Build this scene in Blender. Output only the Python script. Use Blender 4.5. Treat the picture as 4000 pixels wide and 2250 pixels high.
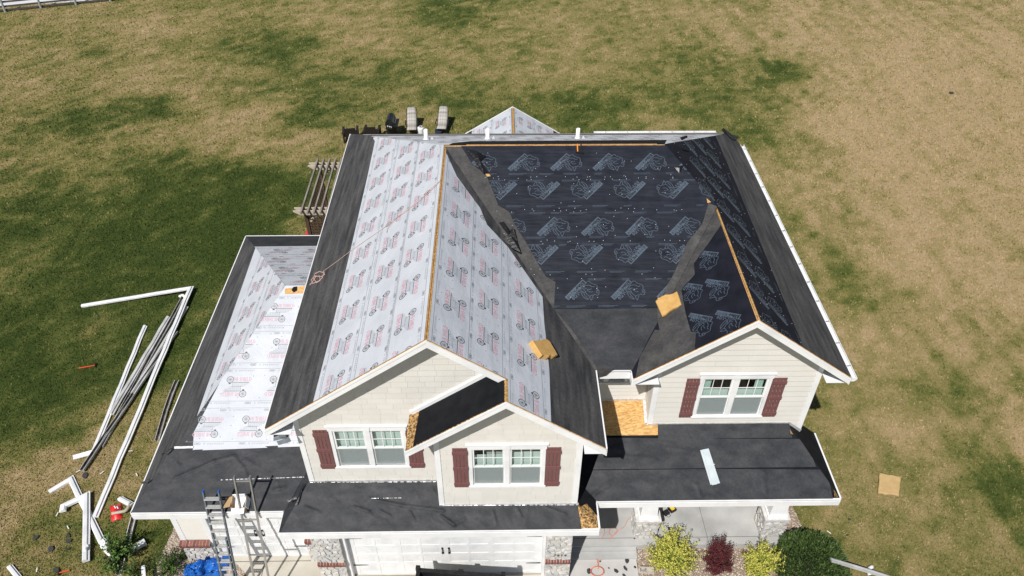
import bpy, bmesh, math, random
import numpy as np
from mathutils import Vector, Matrix, noise
from mathutils.geometry import tessellate_polygon
R = math.radians
random.seed(7); rng = np.random.default_rng(7)
S = bpy.context.scene
for o in list(bpy.data.objects): bpy.data.objects.remove(o)

# ------------------------------------------------------------------ camera, sky, sun, exposure
CAM = Vector((1.419, -10.196, 18.359)); F_PX = 2988.0
PITCH, YAW, ROLL = 0.7075, 0.01959, 0.00564
fh = Vector((math.sin(YAW), math.cos(YAW), 0)); rt = Vector((math.cos(YAW), -math.sin(YAW), 0)); zz = Vector((0, 0, 1))
FW = fh*math.cos(PITCH) - zz*math.sin(PITCH); up0 = fh*math.sin(PITCH) + zz*math.cos(PITCH)
RT = rt*math.cos(ROLL) + up0*math.sin(ROLL); UP = up0*math.cos(ROLL) - rt*math.sin(ROLL)
cd = bpy.data.cameras.new('camera'); cam = bpy.data.objects.new('camera', cd); S.collection.objects.link(cam)
cd.sensor_width = 36; cd.lens = F_PX/4000*36; cd.clip_start = 0.1; cd.clip_end = 2000
cam.matrix_world = Matrix(((RT.x, UP.x, -FW.x, CAM.x), (RT.y, UP.y, -FW.y, CAM.y), (RT.z, UP.z, -FW.z, CAM.z), (0, 0, 0, 1)))
S.camera = cam
SUN = Vector((-0.275, -0.553, 0.787)).normalized()
w = bpy.data.worlds.new('World'); S.world = w; w.use_nodes = True
nt = w.node_tree; bg = nt.nodes['Background']; sk = nt.nodes.new('ShaderNodeTexSky'); sk.sky_type = 'NISHITA'; sk.sun_disc = False
sk.sun_elevation = math.asin(SUN.z); sk.sun_rotation = math.atan2(SUN.x, SUN.y); sk.air_density = 1.0; sk.dust_density = 0.6
nt.links.new(sk.outputs[0], bg.inputs[0]); bg.inputs[1].default_value = 0.062
sl = bpy.data.lights.new('sun', 'SUN'); sun = bpy.data.objects.new('sun', sl); S.collection.objects.link(sun)
sl.energy = 4.9; sl.angle = R(0.53); sl.color = (1, 0.963, 0.912); sun.rotation_euler = SUN.to_track_quat('Z', 'Y').to_euler(); sun.location = (-20, -40, 60)
S.view_settings.view_transform = 'Standard'; S.view_settings.look = 'None'; S.view_settings.exposure = 0.08; S.view_settings.gamma = 1
S.view_settings.use_curve_mapping = False
S.render.engine = 'CYCLES'

# ------------------------------------------------------------------ helpers
C = S.collection
def at(px, py, z=0.0):                     # where the line of sight through a photo point meets a level plane
    d = FW + RT*((px-2000)/F_PX) - UP*((py-1125)/F_PX)
    return CAM + d*((z-CAM.z)/d.z)
def aty(px, py, y):
    d = FW + RT*((px-2000)/F_PX) - UP*((py-1125)/F_PX)
    return CAM + d*((y-CAM.y)/d.y)
def empty(name, loc=(0, 0, 0), rz=0, label=None, cat=None, group=None):
    o = bpy.data.objects.new(name, None); C.objects.link(o); o.location = loc; o.rotation_euler = (0, 0, rz)
    return tag(o, label, cat, group)
def tag(o, label=None, cat=None, group=None, kind=None):
    if label: o['label'] = label
    if cat: o['category'] = cat
    if group: o['group'] = group
    if kind: o['kind'] = kind
    return o
def link(name, me, mat=None, parent=None, loc=None):
    o = bpy.data.objects.new(name, me); C.objects.link(o)
    if mat is not None and not me.materials: me.materials.append(mat)
    if parent: o.parent = parent
    if loc is not None: o.location = loc
    return o
class MB:
    def __init__(s): s.v = []; s.f = []; s.m = []
    def add(s, vs, fs, mi=0):
        b = len(s.v); s.v += [tuple(v) for v in vs]; s.f += [tuple(b+i for i in f) for f in fs]; s.m += [mi]*len(fs); return s
    def box(s, a, b, mi=0):
        x0, y0, z0 = a; x1, y1, z1 = b
        return s.add([(x0,y0,z0),(x1,y0,z0),(x1,y1,z0),(x0,y1,z0),(x0,y0,z1),(x1,y0,z1),(x1,y1,z1),(x0,y1,z1)],
                     [(0,3,2,1),(4,5,6,7),(0,1,5,4),(1,2,6,5),(2,3,7,6),(3,0,4,7)], mi)
    def bar(s, p, q, wd, ht, upv=(0, 0, 1), mi=0, w2=None, h2=None):
        p = Vector(p); q = Vector(q); d = (q-p).normalized(); u = Vector(upv); sd = d.cross(u)
        if sd.length < 1e-4: sd = d.cross(Vector((1, 0, 0)))
        sd.normalize(); u = sd.cross(d).normalized()
        w2 = wd if w2 is None else w2; h2 = ht if h2 is None else h2
        vs = [p-sd*wd/2-u*ht/2, p+sd*wd/2-u*ht/2, p+sd*wd/2+u*ht/2, p-sd*wd/2+u*ht/2,
              q-sd*w2/2-u*h2/2, q+sd*w2/2-u*h2/2, q+sd*w2/2+u*h2/2, q-sd*w2/2+u*h2/2]
        return s.add(vs, [(0,1,2,3),(7,6,5,4),(0,4,5,1),(1,5,6,2),(2,6,7,3),(3,7,4,0)], mi)
    def tube(s, pts, r, n=6, r2=None, cap=True, mi=0):
        pts = [Vector(p) for p in pts]; rings = []; up = Vector((0.13, 0.21, 0.97))
        for i, p in enumerate(pts):
            d = (pts[min(i+1, len(pts)-1)]-pts[max(i-1, 0)]).normalized()
            a = d.cross(up)
            if a.length < 1e-3: a = d.cross(Vector((1, 0, 0)))
            a.normalize(); b = a.cross(d); t = i/max(1, len(pts)-1); rr = r if r2 is None else r+(r2-r)*t
            rings.append([p+(a*math.cos(2*math.pi*k/n)+b*math.sin(2*math.pi*k/n))*rr for k in range(n)])
        vs = [v for rg in rings for v in rg]; fs = []
        for i in range(len(pts)-1):
            for k in range(n): fs.append((i*n+k, i*n+(k+1) % n, (i+1)*n+(k+1) % n, (i+1)*n+k))
        if cap: fs += [tuple(range(n-1, -1, -1)), tuple((len(pts)-1)*n+k for k in range(n))]
        return s.add(vs, fs, mi)
    def prism(s, base, off, mi=0):          # a flat polygon pushed along a vector
        n = len(base); off = Vector(off); b = [Vector(p) for p in base]
        return s.add(b+[p+off for p in b], [tuple(range(n-1, -1, -1)), tuple(range(n, 2*n))]+[(i, (i+1) % n, n+(i+1) % n, n+i) for i in range(n)], mi)
    def mesh(s, name='mesh', smooth=False, mats=None):
        me = bpy.data.meshes.new(name); me.from_pydata(s.v, [], s.f)
        if mats:
            for m in mats: me.materials.append(m)
            me.polygons.foreach_set('material_index', s.m)
        bm = bmesh.new(); bm.from_mesh(me); bmesh.ops.recalc_face_normals(bm, faces=bm.faces); bm.to_mesh(me); bm.free()
        if smooth: me.polygons.foreach_set('use_smooth', [True]*len(me.polygons))
        me.update(); return me
    def build(s, name, mat=None, parent=None, loc=None, smooth=False, mats=None):
        return link(name, s.mesh(name, smooth, mats), mat, parent, loc)
def box(name, a, b, mat, parent=None): return MB().box(a, b).build(name, mat, parent)
def clip(poly, cv):                        # Sutherland-Hodgman: 2-D polygon against a convex one
    ar = sum(cv[i][0]*cv[(i+1) % len(cv)][1]-cv[(i+1) % len(cv)][0]*cv[i][1] for i in range(len(cv)))
    if ar < 0: cv = cv[::-1]
    out = poly
    for i in range(len(cv)):
        a, b = cv[i], cv[(i+1) % len(cv)]; inp = out; out = []
        if not inp: return []
        ex, ey = b[0]-a[0], b[1]-a[1]
        sd = [ex*(p[1]-a[1])-ey*(p[0]-a[0]) for p in inp]
        for j in range(len(inp)):
            p, q, dp, dq = inp[j-1], inp[j], sd[j-1], sd[j]
            if (dp >= 0) != (dq >= 0):
                t = dp/(dp-dq); out.append((p[0]+(q[0]-p[0])*t, p[1]+(q[1]-p[1])*t))
            if dq >= 0: out.append(q)
    return out
def tidy(poly, eps=1e-4):
    o = []
    for p in poly:
        if not o or (abs(p[0]-o[-1][0])+abs(p[1]-o[-1][1])) > eps: o.append(p)
    if len(o) > 1 and (abs(o[0][0]-o[-1][0])+abs(o[0][1]-o[-1][1])) <= eps: o.pop()
    return o
class Plane:                                # a roof slope: u along the eave, v up the slope
    def __init__(s, o, U, V):
        s.o = Vector(o); s.U = Vector(U).normalized(); s.V = Vector(V).normalized(); s.N = s.U.cross(s.V).normalized()
        if s.N.z < 0: s.N = -s.N
    def uv(s, p): d = Vector(p)-s.o; return (d.dot(s.U), d.dot(s.V))
    def P(s, u, v, h=0.0): return s.o + s.U*u + s.V*v + s.N*h
    def px(s, x, y):
        d = FW + RT*((x-2000)/F_PX) - UP*((y-1125)/F_PX)
        return s.uv(CAM + d*((s.o-CAM).dot(s.N)/d.dot(s.N)))
    def z(s, x, y): return s.o.z - ((x-s.o.x)*s.N.x + (y-s.o.y)*s.N.y)/s.N.z
def sheet(name, pl, uvs, h, mat, parent, th=0.006, bound=None, wrinkle=None, step=0.12):
    uvs = tidy(clip(uvs, bound) if bound else list(uvs))
    if len(uvs) < 3: return None
    if wrinkle is None:
        return MB().prism([pl.P(u, v, h-th) for u, v in uvs], pl.N*th).build(name, mat, parent)
    bm = bmesh.new(); vs = [bm.verts.new((u, v, 0)) for u, v in uvs]; bm.faces.new(vs)
    us = [p[0] for p in uvs]; vv = [p[1] for p in uvs]
    for lo, hi, ax in ((min(us), max(us), 0), (min(vv), max(vv), 1)):
        n = int((hi-lo)/step)
        for i in range(1, n+1):
            c = [0, 0, 0]; c[ax] = lo+(hi-lo)*i/(n+1); nn = [0, 0, 0]; nn[ax] = 1
            bmesh.ops.bisect_plane(bm, geom=bm.verts[:]+bm.edges[:]+bm.faces[:], plane_co=c, plane_no=nn)
    bmesh.ops.triangulate(bm, faces=bm.faces[:])
    for vt in bm.verts:
        u, v = vt.co.x, vt.co.y; vt.co = pl.P(u, v, h+wrinkle(u, v))
    me = bpy.data.meshes.new(name); bm.normal_update(); bm.to_mesh(me); bm.free()
    me.polygons.foreach_set('use_smooth', [True]*len(me.polygons))
    o = link(name, me, mat, parent)
    if sum(f.normal.dot(pl.N) for f in me.polygons) < 0: me.flip_normals()
    return o
# ------------------------------------------------------------------ materials
def nmat(name, col, rough=0.8, spec=0.3):
    m = bpy.data.materials.new(name); m.use_nodes = True; b = m.node_tree.nodes['Principled BSDF']
    b.inputs['Base Color'].default_value = (*col, 1); b.inputs['Roughness'].default_value = rough; b.inputs['Specular IOR Level'].default_value = spec
    return m, m.node_tree, b
def noisy(name, c1, c2, scale=8, rough=0.8, spec=0.3, stretch=(1, 1, 1), detail=6, bump=0.0, bscale=40, bstretch=None, lo=0.3, hi=0.7, metal=0.0, bdist=0.01):
    m, t, b = nmat(name, c1, rough, spec); L = t.links.new
    g = t.nodes.new('ShaderNodeNewGeometry'); mp = t.nodes.new('ShaderNodeMapping'); mp.inputs['Scale'].default_value = stretch
    L(g.outputs['Position'], mp.inputs[0]); n = t.nodes.new('ShaderNodeTexNoise'); n.inputs['Scale'].default_value = scale; n.inputs['Detail'].default_value = detail
    L(mp.outputs[0], n.inputs['Vector']); r = t.nodes.new('ShaderNodeValToRGB'); L(n.outputs['Fac'], r.inputs[0])
    r.color_ramp.elements[0].position = lo; r.color_ramp.elements[0].color = (*c1, 1); r.color_ramp.elements[1].position = hi; r.color_ramp.elements[1].color = (*c2, 1)
    L(r.outputs[0], b.inputs['Base Color']); b.inputs['Metallic'].default_value = metal
    if bump:
        mp2 = t.nodes.new('ShaderNodeMapping'); mp2.inputs['Scale'].default_value = bstretch or stretch; L(g.outputs['Position'], mp2.inputs[0])
        n2 = t.nodes.new('ShaderNodeTexNoise'); n2.inputs['Scale'].default_value = bscale; n2.inputs['Detail'].default_value = 4; L(mp2.outputs[0], n2.inputs['Vector'])
        bp = t.nodes.new('ShaderNodeBump'); bp.inputs['Strength'].default_value = bump; bp.inputs['Distance'].default_value = bdist
        L(n2.outputs['Fac'], bp.inputs['Height']); L(bp.outputs[0], b.inputs['Normal'])
    return m
def plain(name, col, rough=0.6, spec=0.4, metal=0.0):
    return noisy(name, tuple(c*0.93 for c in col), tuple(min(1, c*1.05) for c in col), 5, rough, spec, metal=metal)
def emis_free(): pass
W_TRIM = noisy('white_trim', (.66, .67, .68), (.79, .79, .79), 2.2, .5, .4, detail=9, lo=.25, hi=.55)
W_SOFF = plain('soffit_white', (.72, .73, .74), .6)
SIDING = noisy('cream_siding', (.615, .592, .548), (.655, .632, .588), 2.2, .7, .3, bump=.12, bscale=60, bstretch=(1, 1, 6))
SHAKE = [noisy('cream_shake_%d' % i, tuple(c*k for c in (.622, .598, .552)), tuple(c*k for c in (.66, .637, .592)), 3, .75, .25, bump=.25, bscale=35, bstretch=(4, 1, .6)) for i, k in enumerate((1, .98, 1.02))]
MAROON = noisy('maroon_shutter', (.145, .062, .060), (.185, .085, .080), 6, .55, .35, stretch=(6, 1, 1), bump=.2, bscale=30, bstretch=(8, 1, 1))
OSB = None
def osb_mat(name, dark=1.0):
    m, t, b = nmat(name, (.5, .33, .15), .75, .2); L = t.links.new; g = t.nodes.new('ShaderNodeNewGeometry')
    vo = t.nodes.new('ShaderNodeTexVoronoi'); vo.inputs['Scale'].default_value = 24; vo.inputs['Randomness'].default_value = 1
    mp = t.nodes.new('ShaderNodeMapping'); mp.inputs['Scale'].default_value = (.7, 2.2, 1); mp.inputs['Rotation'].default_value = (0, 0, .5)
    n = t.nodes.new('ShaderNodeTexNoise'); n.inputs['Scale'].default_value = 5; mx = t.nodes.new('ShaderNodeMixRGB'); mx.inputs[0].default_value = .25
    L(g.outputs['Position'], mp.inputs[0]); L(mp.outputs[0], mx.inputs[1]); L(n.outputs['Color'], mx.inputs[2]); L(mx.outputs[0], vo.inputs['Vector'])
    sp = t.nodes.new('ShaderNodeSeparateColor'); L(vo.outputs['Color'], sp.inputs[0]); r = t.nodes.new('ShaderNodeValToRGB'); L(sp.outputs[0], r.inputs[0])
    e = r.color_ramp.elements; e[0].color = (.40*dark, .21*dark, .07*dark, 1); e[1].color = (.62*dark, .41*dark, .18*dark, 1)
    k = e.new(.5); k.color = (.52*dark, .31*dark, .11*dark, 1); L(r.outputs[0], b.inputs['Base Color']); return m
OSB = osb_mat('oriented_strand_board'); OSB_EDGE = noisy('board_edge', (.30, .15, .055), (.48, .27, .11), 14, .8, .2)
def osb_stain(name):
    m = osb_mat(name); t = m.node_tree; L = t.links.new; b = t.nodes['Principled BSDF']; src = b.inputs['Base Color'].links[0].from_socket
    g = t.nodes.new('ShaderNodeNewGeometry'); n = t.nodes.new('ShaderNodeTexNoise'); n.inputs['Scale'].default_value = 21; n.inputs['Detail'].default_value = 8; n.inputs['Roughness'].default_value = .75; L(g.outputs['Position'], n.inputs['Vector'])
    r = t.nodes.new('ShaderNodeValToRGB'); r.color_ramp.elements[0].position = .42; r.color_ramp.elements[1].position = .56; L(n.outputs['Fac'], r.inputs[0])
    mx = t.nodes.new('ShaderNodeMixRGB'); L(r.outputs[0], mx.inputs[0]); mx.inputs[1].default_value = (.02, .016, .014, 1); L(src, mx.inputs[2]); L(mx.outputs[0], b.inputs['Base Color']); return m
OSB_TAR = osb_stain('tar_stained_board')
def felt(name, c1, c2, stretch, rough=.8, scale=3.0):
    m = noisy(name, c1, c2, scale, rough, .3, stretch=stretch, detail=8, bump=.5, bscale=38, bstretch=(1, 1, 1), lo=.34, hi=.72); t = m.node_tree; L = t.links.new; b = t.nodes['Principled BSDF']; src = b.inputs['Base Color'].links[0].from_socket
    g = t.nodes.new('ShaderNodeNewGeometry'); n = t.nodes.new('ShaderNodeTexNoise'); n.inputs['Scale'].default_value = 14; n.inputs['Detail'].default_value = 8; n.inputs['Roughness'].default_value = .8; L(g.outputs['Position'], n.inputs['Vector'])
    mr = t.nodes.new('ShaderNodeMapRange'); mr.inputs[1].default_value = .3; mr.inputs[2].default_value = .7; mr.inputs[3].default_value = .62; mr.inputs[4].default_value = 1.38; L(n.outputs['Fac'], mr.inputs[0])
    mx = t.nodes.new('ShaderNodeVectorMath'); mx.operation = 'SCALE'; L(src, mx.inputs[0]); L(mr.outputs[0], mx.inputs['Scale']); L(mx.outputs[0], b.inputs['Base Color']); return m
FELT_Y = felt('grey_felt_along_depth', (.032, .033, .036), (.090, .087, .085), (2.6, .35, 2.6), .85, 2.6)
FELT_X = felt('charcoal_felt_along_width', (.019, .021, .025), (.045, .046, .050), (.9, 1.6, 1.6), .62, 2.4)
FELT_V = felt('valley_felt', (.044, .043, .043), (.080, .077, .074), (1.3, 1.3, 1.3), .9, 2.4)
MEMB = noisy('black_membrane', (.006, .0065, .008), (.012, .013, .016), 4, .75, .12, bump=.2, bscale=9, bdist=.02)
POLY_BLACK = noisy('black_poly_underlayment', (.009, .011, .017), (.018, .021, .030), 3, .62, .22, bump=.7, bscale=1.3, bstretch=(.7, 4.5, 1), bdist=.06)
POLY_BLACK_Y = noisy('black_poly_underlayment_deep', (.008, .009, .014), (.016, .017, .025), 3, .8, .12, bump=.3, bscale=2.2, bstretch=(5, 1, 1), bdist=.02)
FILM = noisy('glossy_black_film', (.006, .006, .007), (.014, .014, .015), 6, .36, .35, bump=.5, bscale=12, bdist=.03)
SYN = noisy('white_synthetic_underlayment', (.47, .49, .53), (.55, .57, .605), 1.6, .5, .35, bump=.55, bscale=2.4, bstretch=(1.6, .7, 1.6), bdist=.04)
SYN_FLAT = noisy('white_synthetic_underlayment_taut', (.58, .60, .64), (.66, .68, .71), 1.2, .5, .3)
INK_RED = noisy('red_ink', (.52, .19, .26), (.58, .30, .36), 30, .6); INK_GREY = noisy('grey_ink', (.085, .09, .10), (.17, .18, .19), 30, .6)
INK_PALE = noisy('pale_grey_ink', (.33, .34, .38), (.38, .40, .44), 30, .6); INK_BLUE = noisy('slate_blue_ink', (.055, .075, .10), (.085, .11, .145), 20, .55)
INK_DARK = noisy('dark_ink', (.012, .013, .016), (.02, .02, .024), 20, .55)
CAP = plain('button_cap', (.62, .68, .72), .4); FLASH = noisy('silver_flashing', (.5, .5, .5), (.75, .75, .76), 12, .35, .5, metal=.4, bump=.5, bscale=14)
ALU = noisy('aluminium', (.42, .41, .40), (.55, .54, .52), 8, .38, .5, metal=.75, stretch=(1, 1, .3)); GUT_DARK = noisy('gutter_inside', (.07, .06, .058), (.30, .28, .27), 3, .7)
WHITE_P = noisy('white_painted_metal', (.62, .64, .65), (.79, .79, .79), 2.5, .45, .5, detail=9, lo=.25, hi=.55); GREY_P = noisy('grey_weathered_metal', (.42, .42, .41), (.60, .59, .58), 3, .5, .5)
CONC = noisy('concrete', (.31, .31, .305), (.49, .49, .48), 1.1, .85, .2, detail=10, bump=.1, bscale=60); CONC_W = noisy('warm_concrete_drive', (.40, .37, .31), (.50, .47, .41), 1.6, .85, .2, detail=10, bump=.12, bscale=50)
STONE = [noisy('limestone_%d' % i, tuple(c*.8 for c in k), tuple(min(1, c*1.12) for c in k), 9, .85, .2, bump=.6, bscale=26, bdist=.015) for i, k in enumerate(((.52, .51, .49), (.57, .56, .54), (.47, .47, .46), (.58, .55, .50)))]
MORTAR = plain('mortar', (.50, .485, .46), .9); BRICK = [noisy('brick_%d' % i, tuple(c*.85 for c in k), tuple(c*1.15 for c in k), 18, .85, .2) for i, k in enumerate(((.20, .075, .055), (.16, .06, .05), (.24, .10, .075)))]
BLACKM = noisy('black_steel', (.008, .008, .009), (.02, .02, .021), 8, .5, .4, bump=.2, bscale=20); DARKROOM = plain('dark_interior', (.02, .022, .02), .9)
BLIND = noisy('white_blind', (.58, .62, .60), (.64, .67, .655), 2, .8, .2, stretch=(1, 1, 30)); CURT = plain('pale_curtain', (.50, .62, .58), .9)
ROOMW = plain('room_wall', (.10, .11, .10), .9)
def glass_mat():
    m, t, b = nmat('window_glass', (.02, .03, .03), .03, .5); L = t.links.new; out = t.nodes['Material Output']
    tr = t.nodes.new('ShaderNodeBsdfTransparent'); tr.inputs[0].default_value = (.90, .95, .935, 1); gl = t.nodes.new('ShaderNodeBsdfGlossy'); gl.inputs['Roughness'].default_value = .02
    lw = t.nodes.new('ShaderNodeLayerWeight'); lw.inputs[0].default_value = .5; pw = t.nodes.new('ShaderNodeMath'); pw.operation = 'POWER'; pw.inputs[1].default_value = 4; L(lw.outputs['Facing'], pw.inputs[0]); fr = t.nodes.new('ShaderNodeMath'); fr.operation = 'MULTIPLY_ADD'; fr.inputs[1].default_value = .8; fr.inputs[2].default_value = .03; L(pw.outputs[0], fr.inputs[0]); mx = t.nodes.new('ShaderNodeMixShader'); L(fr.outputs[0], mx.inputs[0]); L(tr.outputs[0], mx.inputs[1]); L(gl.outputs[0], mx.inputs[2]); L(mx.outputs[0], out.inputs[0]); return m
def screen_mat():
    m, t, b = nmat('insect_screen', (.33, .37, .375), .7, .2); L = t.links.new; out = t.nodes['Material Output']
    tr = t.nodes.new('ShaderNodeBsdfTransparent'); mx = t.nodes.new('ShaderNodeMixShader'); mx.inputs[0].default_value = .45
    L(tr.outputs[0], mx.inputs[1]); L(b.outputs[0], mx.inputs[2]); L(mx.outputs[0], out.inputs[0]); return m
GLASS = glass_mat(); SCREEN = screen_mat()
WOODP = noisy('weathered_cedar_light', (.40, .34, .27), (.56, .49, .40), 4, .85, .2, stretch=(.5, 4, 4)); WOODD = noisy('weathered_grey_slat', (.17, .145, .125), (.30, .265, .23), 5, .85, .2, stretch=(4, .5, 4))
WOODB = noisy('brown_stained_wood', (.06, .035, .025), (.11, .07, .05), 5, .8, .2, stretch=(4, 4, .6)); WICK = noisy('dark_brown_resin', (.012, .009, .008), (.028, .021, .018), 25, .6, .35)
FOAM = noisy('yellow_foam', (.47, .27, .085), (.57, .36, .14), 7, .9, .1, bump=.4, bscale=20); FOAM_L = noisy('tan_foam', (.43, .29, .13), (.52, .37, .18), 6, .9, .1, bump=.4, bscale=16)

# ------------------------------------------------------------------ ground
def rc_list(pts, z=0.0): return [tuple(at(x, y, z)[:2]) for x, y in pts]
dsp = 4000/2576
BLOBS = []   # (x, y, rx, ry, amount): negative = greener turf, positive = drier turf
for x, y, r, a in [(250,300,2.2,-.55),(400,275,1.5,-.35),(760,235,3.0,-.34),(690,130,3.0,-.3),(500,150,2.5,-.12),(560,520,3.2,-.62),(400,560,3.0,-.5),(690,480,2.2,-.5),(330,520,2.,-.35),(100,470,3,-.22),(60,900,2.4,-.62),(170,820,1.8,-.55),(300,660,2.0,-.45),(420,790,2.0,-.55),(560,680,1.5,-.62),
    (480,900,1.6,-.42),(330,930,1.6,-.42),(120,1020,1.6,-.35),(60,760,1.8,-.55),(230,730,1.8,-.45),(20,560,2.0,-.35),(1150,15,3.4,-.34),(1500,280,3.0,-.36),(1350,270,2.2,-.34),(1150,250,2.5,-.3),(850,280,2.2,-.30),(1950,190,1.8,-.38),(1700,150,3,-.15),(1870,330,2.,-.25),(2040,170,1.5,-.2),(1780,240,2.4,-.25),(600,330,1.8,.1),
    (430,430,.7,-.2),(1900,420,.55,-.4),(2140,700,1.6,-.12),(2190,560,1.5,-.2),(2330,900,1.1,-.2),(2540,1220,.8,-.35),(2570,1300,.8,-.35),(2360,980,.9,-.22),(2030,1290,.8,-.6),(2290,1380,1.,-.15),(2420,1160,.9,-.18),(300,1290,1.0,-.15),(450,1330,.8,-.35),(1200,90,3,-.1),
    (400,190,2.6,.30),(330,70,2.6,.2),(860,60,2.8,.2),(1440,60,3.2,.12),(620,310,2.2,.24),(500,240,1.6,.24),(2250,220,5.5,.30),(2400,420,5,.30),(2500,150,6,.25),(2450,650,3.2,.26),(2280,640,2.0,.2),(2200,880,1.4,.2),(2480,950,1.8,.22),(2330,1120,1.1,.18),(2500,1100,1,.2),(2180,1120,.8,.12),(40,1200,1.4,.24),(120,1350,1.2,.2),(200,1130,1.0,.12),(250,1010,.9,.1),(470,1060,.6,-.1),(420,1220,.7,.1),(150,1100,1.4,.2),(300,1060,1.2,.2),(400,970,.9,.16),(250,930,.9,.14),(330,1180,.8,.14),(500,760,.6,.12),
    (150,380,1.5,.12),(700,380,1.8,.2),(760,340,1.4,.15),(960,180,2,-.15),(1600,430,1,-.1),(2000,60,3,.12),(1800,40,2.5,.1),(20,240,2.5,.1),(2100,400,2,.15)]:
    p = at(x*dsp, y*dsp); BLOBS.append((p.x, p.y, r, a))
for chain, r, a in (([(3100, 840), (3184, 907), (3310, 990), (3432, 1099), (3520, 1230), (3597, 1374), (3670, 1480), (3734, 1593), (3810, 1730), (3871, 1868), (3930, 1960), (3981, 2033)], .62, -.20), ([(3860, 1230), (3905, 1300), (3950, 1400), (3990, 1500)], .7, -.16), ([(2940, 240), (2992, 261), (3060, 262), (3130, 261)], .8, -.22), ([(3330, 1180), (3420, 1330), (3510, 1500), (3590, 1660), (3680, 1850)], .5, -.10),
                    ([(3560, 1150), (3680, 1330), (3780, 1520), (3900, 1740)], .6, .10), ([(3240, 640), (3360, 800), (3480, 960)], .6, -.07), ([(3450, 500), (3600, 760), (3740, 1000)], .9, .08), ([(3120, 0), (3150, 150), (3180, 300), (3210, 450)], .8, .12)):
    for x, y in chain: p = at(x, y); BLOBS.append((p.x, p.y, r*1.25, a))       # wheel and mower lanes
def dry_field(x, y):
    x = np.asarray(x, float); y = np.asarray(y, float); x_, y_ = x, y
    def vn(s, seed):
        r = np.random.default_rng(seed).random((128, 128)); gx = np.mod(x*s+31.7*seed, 127); gy = np.mod(y*s+11.3*seed, 127)
        i = gx.astype(int); j = gy.astype(int); fx = gx-i; fy = gy-j; fx = fx*fx*(3-2*fx); fy = fy*fy*(3-2*fy); i2 = (i+1) % 128; j2 = (j+1) % 128
        return (r[i,j]*(1-fx)+r[i2,j]*fx)*(1-fy)+(r[i,j2]*(1-fx)+r[i2,j2]*fx)*fy-.5
    x = x_+1.8*vn(.45, 11)+1.0*vn(1.3, 12)+.6*vn(3.1, 13); y = y_+1.8*vn(.45, 14)+1.0*vn(1.3, 15)+.6*vn(3.1, 16); d = np.full(x.shape, .58)
    d += .19/(1+np.exp(-(x-14.2-(y-5)*.165)/.8))*(1/(1+np.exp(-(y-6)/3.)))
    for bx, by, r, a in BLOBS: d += 1.0*a*np.exp(-(((x-bx)**2+(y-by)**2)/(r*r)))
    for k, off in ((.55, 0), (.5, 4.1), (.48, 8.0)):      # mower stripes on the dry side
        d += np.where(x > 8.5, .05*np.sin((x-y*.38)*2.1+off)/3*1.8, 0)
    d = .55+.50*np.tanh((d-.55)/.48)
    x, y = x_, y_; calm = 1-.55/(1+np.exp(-(x-9.5)/1.5)); st_ = .16*(1/(1+np.exp(-(x-9.5)/1.5))); d += calm*(.18*vn(.3, 3)+.22*vn(.8, 4)+.30*vn(1.9, 5))+.36*vn(4.2, 6)+.34*vn(8.5, 7)
    x = x_*3.2+.5*y_; y = y_*.22; d += 2*st_*vn(1.0, 21)+1.2*st_*vn(2.3, 22); x, y = x_, y_
    return np.clip(d, 0, 1)
def grass_mat(name, k, bump):
    m, t, b = nmat(name, (.1, .1, .04), .9, .1); L = t.links.new
    a = t.nodes.new('ShaderNodeAttribute'); a.attribute_name = 'dry'; g = t.nodes.new('ShaderNodeNewGeometry')
    n = t.nodes.new('ShaderNodeTexNoise'); n.inputs['Scale'].default_value = 4.5; n.inputs['Detail'].default_value = 9; n.inputs['Roughness'].default_value = .78; L(g.outputs['Position'], n.inputs['Vector'])
    ma = t.nodes.new('ShaderNodeMath'); ma.operation = 'MULTIPLY_ADD'; ma.inputs[1].default_value = .9; L(n.outputs['Fac'], ma.inputs[0]); sb = t.nodes.new('ShaderNodeMath'); sb.operation = 'SUBTRACT'; sb.inputs[1].default_value = .45
    L(a.outputs['Fac'], ma.inputs[2]); L(ma.outputs[0], sb.inputs[0]); r = t.nodes.new('ShaderNodeValToRGB'); L(sb.outputs[0], r.inputs[0]); e = r.color_ramp.elements
    cols = [(0, (.036, .056, .012)), (.28, (.080, .098, .024)), (.52, (.180, .163, .055)), (.76, (.272, .214, .098)), (1, (.362, .270, .152))]
    e[0].position = 0; e[0].color = (*[c*k for c in cols[0][1]], 1); e[1].position = 1; e[1].color = (*[c*k for c in cols[-1][1]], 1)
    for p, c in cols[1:-1]: q = e.new(p); q.color = (*[x*k for x in c], 1)
    L(r.outputs[0], b.inputs['Base Color'])
    if bump:
        n2 = t.nodes.new('ShaderNodeTexNoise'); n2.inputs['Scale'].default_value = 26; n2.inputs['Detail'].default_value = 3; L(g.outputs['Position'], n2.inputs['Vector'])
        bp = t.nodes.new('ShaderNodeBump'); bp.inputs['Strength'].default_value = .6; bp.inputs['Distance'].default_value = .04; L(n2.outputs['Fac'], bp.inputs['Height']); L(bp.outputs[0], b.inputs['Normal'])
    return m
xs = np.concatenate([[-700, -250, -110, -60], np.arange(-42, 48.1, .4), [60, 110, 250, 700]]); ys = np.concatenate([[-700, -200, -60, -20], np.arange(-8, 52.1, .4), [70, 120, 300, 900]])
gx, gy = np.meshgrid(xs, ys, indexing='ij'); nx, ny = gx.shape
me = bpy.data.meshes.new('lawn'); idx = np.arange(nx*ny).reshape(nx, ny)
quads = np.stack([idx[:-1, :-1], idx[1:, :-1], idx[1:, 1:], idx[:-1, 1:]], -1).reshape(-1, 4)
me.from_pydata(np.stack([gx.ravel(), gy.ravel(), np.zeros(nx*ny)], 1).tolist(), [], quads.tolist())
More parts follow.
